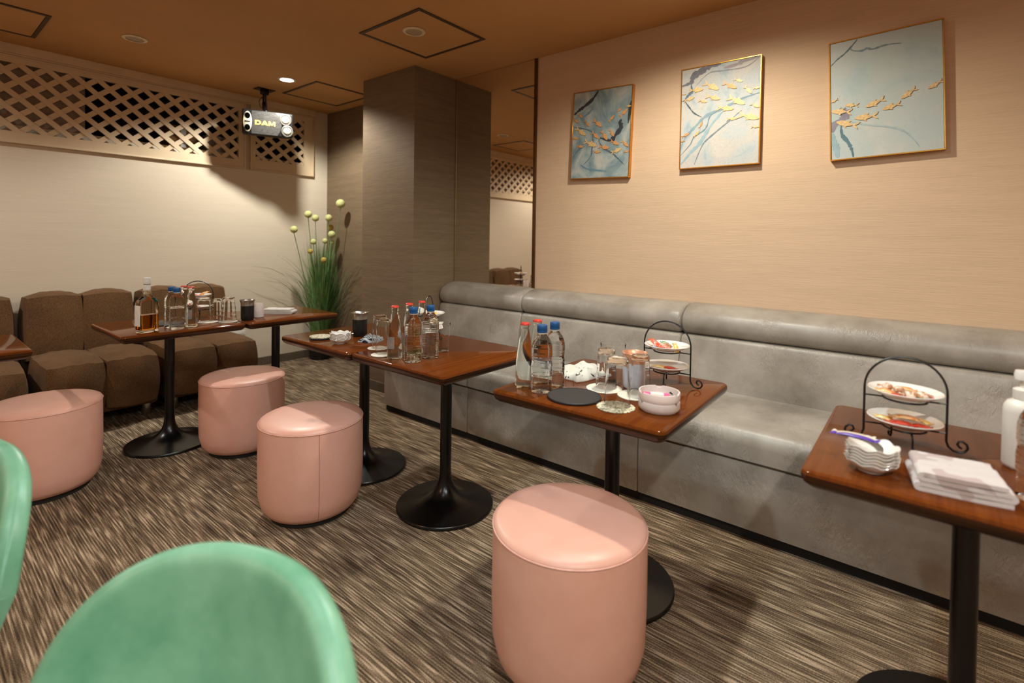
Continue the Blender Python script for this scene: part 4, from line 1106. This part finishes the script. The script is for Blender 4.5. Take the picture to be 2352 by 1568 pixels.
balls = [(2.752, 4.36, 1.527, .043, 0), (2.50, 4.50, 1.416, .034, 0), (2.590, 4.53, 1.385, .033, 0), (2.700, 4.48, 1.391, .033, 0), (2.362, 4.50, 1.270, .033, 0), (2.745, 4.52, 1.299, .029, 1), (2.716, 4.45, 1.232, .034, 0), (2.555, 4.50, 1.158, .027, 0), (2.675, 4.50, 1.167, .026, 0), (2.525, 4.50, 1.068, .024, 1), (2.640, 4.46, .985, .027, 1), (2.735, 4.47, 1.155, .020, 0)]
for x, y, z, r, d in balls:
    bx, by = x - 2.715, y - 4.64; bm = B(); q = []
    for i in range(9):
        s = i/8; q.append((bx*(.15 + .85*s**1.2), by*(.15 + .85*s**1.2), .148 + (z - r*.9 - .148)*s))
    tube(bm, q, .0032, 6); sm = obj('flower_stem', bm, 'stem', pl)
    bm = B(); bmesh.ops.create_uvsphere(bm, u_segments=24, v_segments=16, radius=r); bmesh.ops.translate(bm, vec=(bx, by, z), verts=bm.verts[:])
    obj('flower_ball', bm, 'allium_dry' if d else 'allium', sm)

# ------------------------------------------------------------------ lights
def spot(x, y, power, col, size=160, blend=.6, r=.035):
    l = bpy.data.lights.new('downlight_or_fill_lamp', 'SPOT'); l.energy = power; l.color = col; l.spot_size = radians(size); l.spot_blend = blend; l.shadow_soft_size = r
    o = bpy.data.objects.new('downlight_or_fill_lamp', l); COL.objects.link(o); o.location = (x, y, CE - .02); return o
WARM, COOL = (1, .86, .68), (.86, .93, 1)
spot(2.036, 4.005, 110, (1, .98, .88), 148, .4)
spot(2.035, .87, 90, (1, .96, .80))
spot(1.02, .87, 57, (.70, .90, 1))
spot(-.75, 4.0, 72, (1, .97, .88))
spot(0, .87, 14, (.95, .97, 1))  # unseen spot added overhead to brighten the near floor and chair
spot(.1, -.70, 104, (1, .96, .86))  # unseen spot added behind the camera to light stool and bowl fronts
def panel(x, y, sz, power, col):  # area fill added out of view, with no fixture of its own
    l = bpy.data.lights.new('added_fill_lamp', 'AREA'); l.energy = power; l.color = col; l.shape = 'SQUARE'; l.size = sz
    o = bpy.data.objects.new('added_fill_lamp', l); COL.objects.link(o); o.location = (x, y, CE - .012); return o
panel(-1.3, -.5, 1.0, 42, (.80, .95, 1))  # added cool fill from behind the camera
panel(1.3, -2.2, 1.0, 20, (1, .72, .5))  # added warm fill, raises the ambient level
panel(-2.2, 2.2, .8, 26, (1, .62, .38))  # added orange fill for the left-hand sides
w = bpy.data.worlds.new('World'); SC.world = w; w.use_nodes = True
w.node_tree.nodes['Background'].inputs[0].default_value = (1, .8, .6, 1); w.node_tree.nodes['Background'].inputs[1].default_value = .05

# ------------------------------------------------------------------ camera
yaw, pitch, roll = radians(50.9438), radians(1.0776), radians(-.8082)
fw = Vector((sin(yaw)*cos(pitch), cos(yaw)*cos(pitch), -sin(pitch))); rt = Vector((cos(yaw), -sin(yaw), 0)); dn = fw.cross(rt)
c, s = cos(roll), sin(roll); r2 = c*rt + s*dn; d2 = -s*rt + c*dn
cam = bpy.data.cameras.new('camera'); co = bpy.data.objects.new('camera', cam); COL.objects.link(co)
m4 = Matrix((r2, -d2, -fw)).transposed().to_4x4(); m4.translation = (0, 0, 1.2); co.matrix_world = m4
cam.sensor_fit = 'HORIZONTAL'; cam.sensor_width = 36; cam.lens = 1166.8 / 2352 * 36; cam.shift_y = -(784 - 573.4) / 2352; cam.clip_start = .02
cam.dof.use_dof = True; cam.dof.focus_distance = 2.3; cam.dof.aperture_fstop = 1.9
SC.camera = co
SC.view_settings.view_transform = 'Standard'; SC.view_settings.look = 'None'; SC.view_settings.exposure = 0; SC.view_settings.gamma = 1; SC.view_settings.use_curve_mapping = False
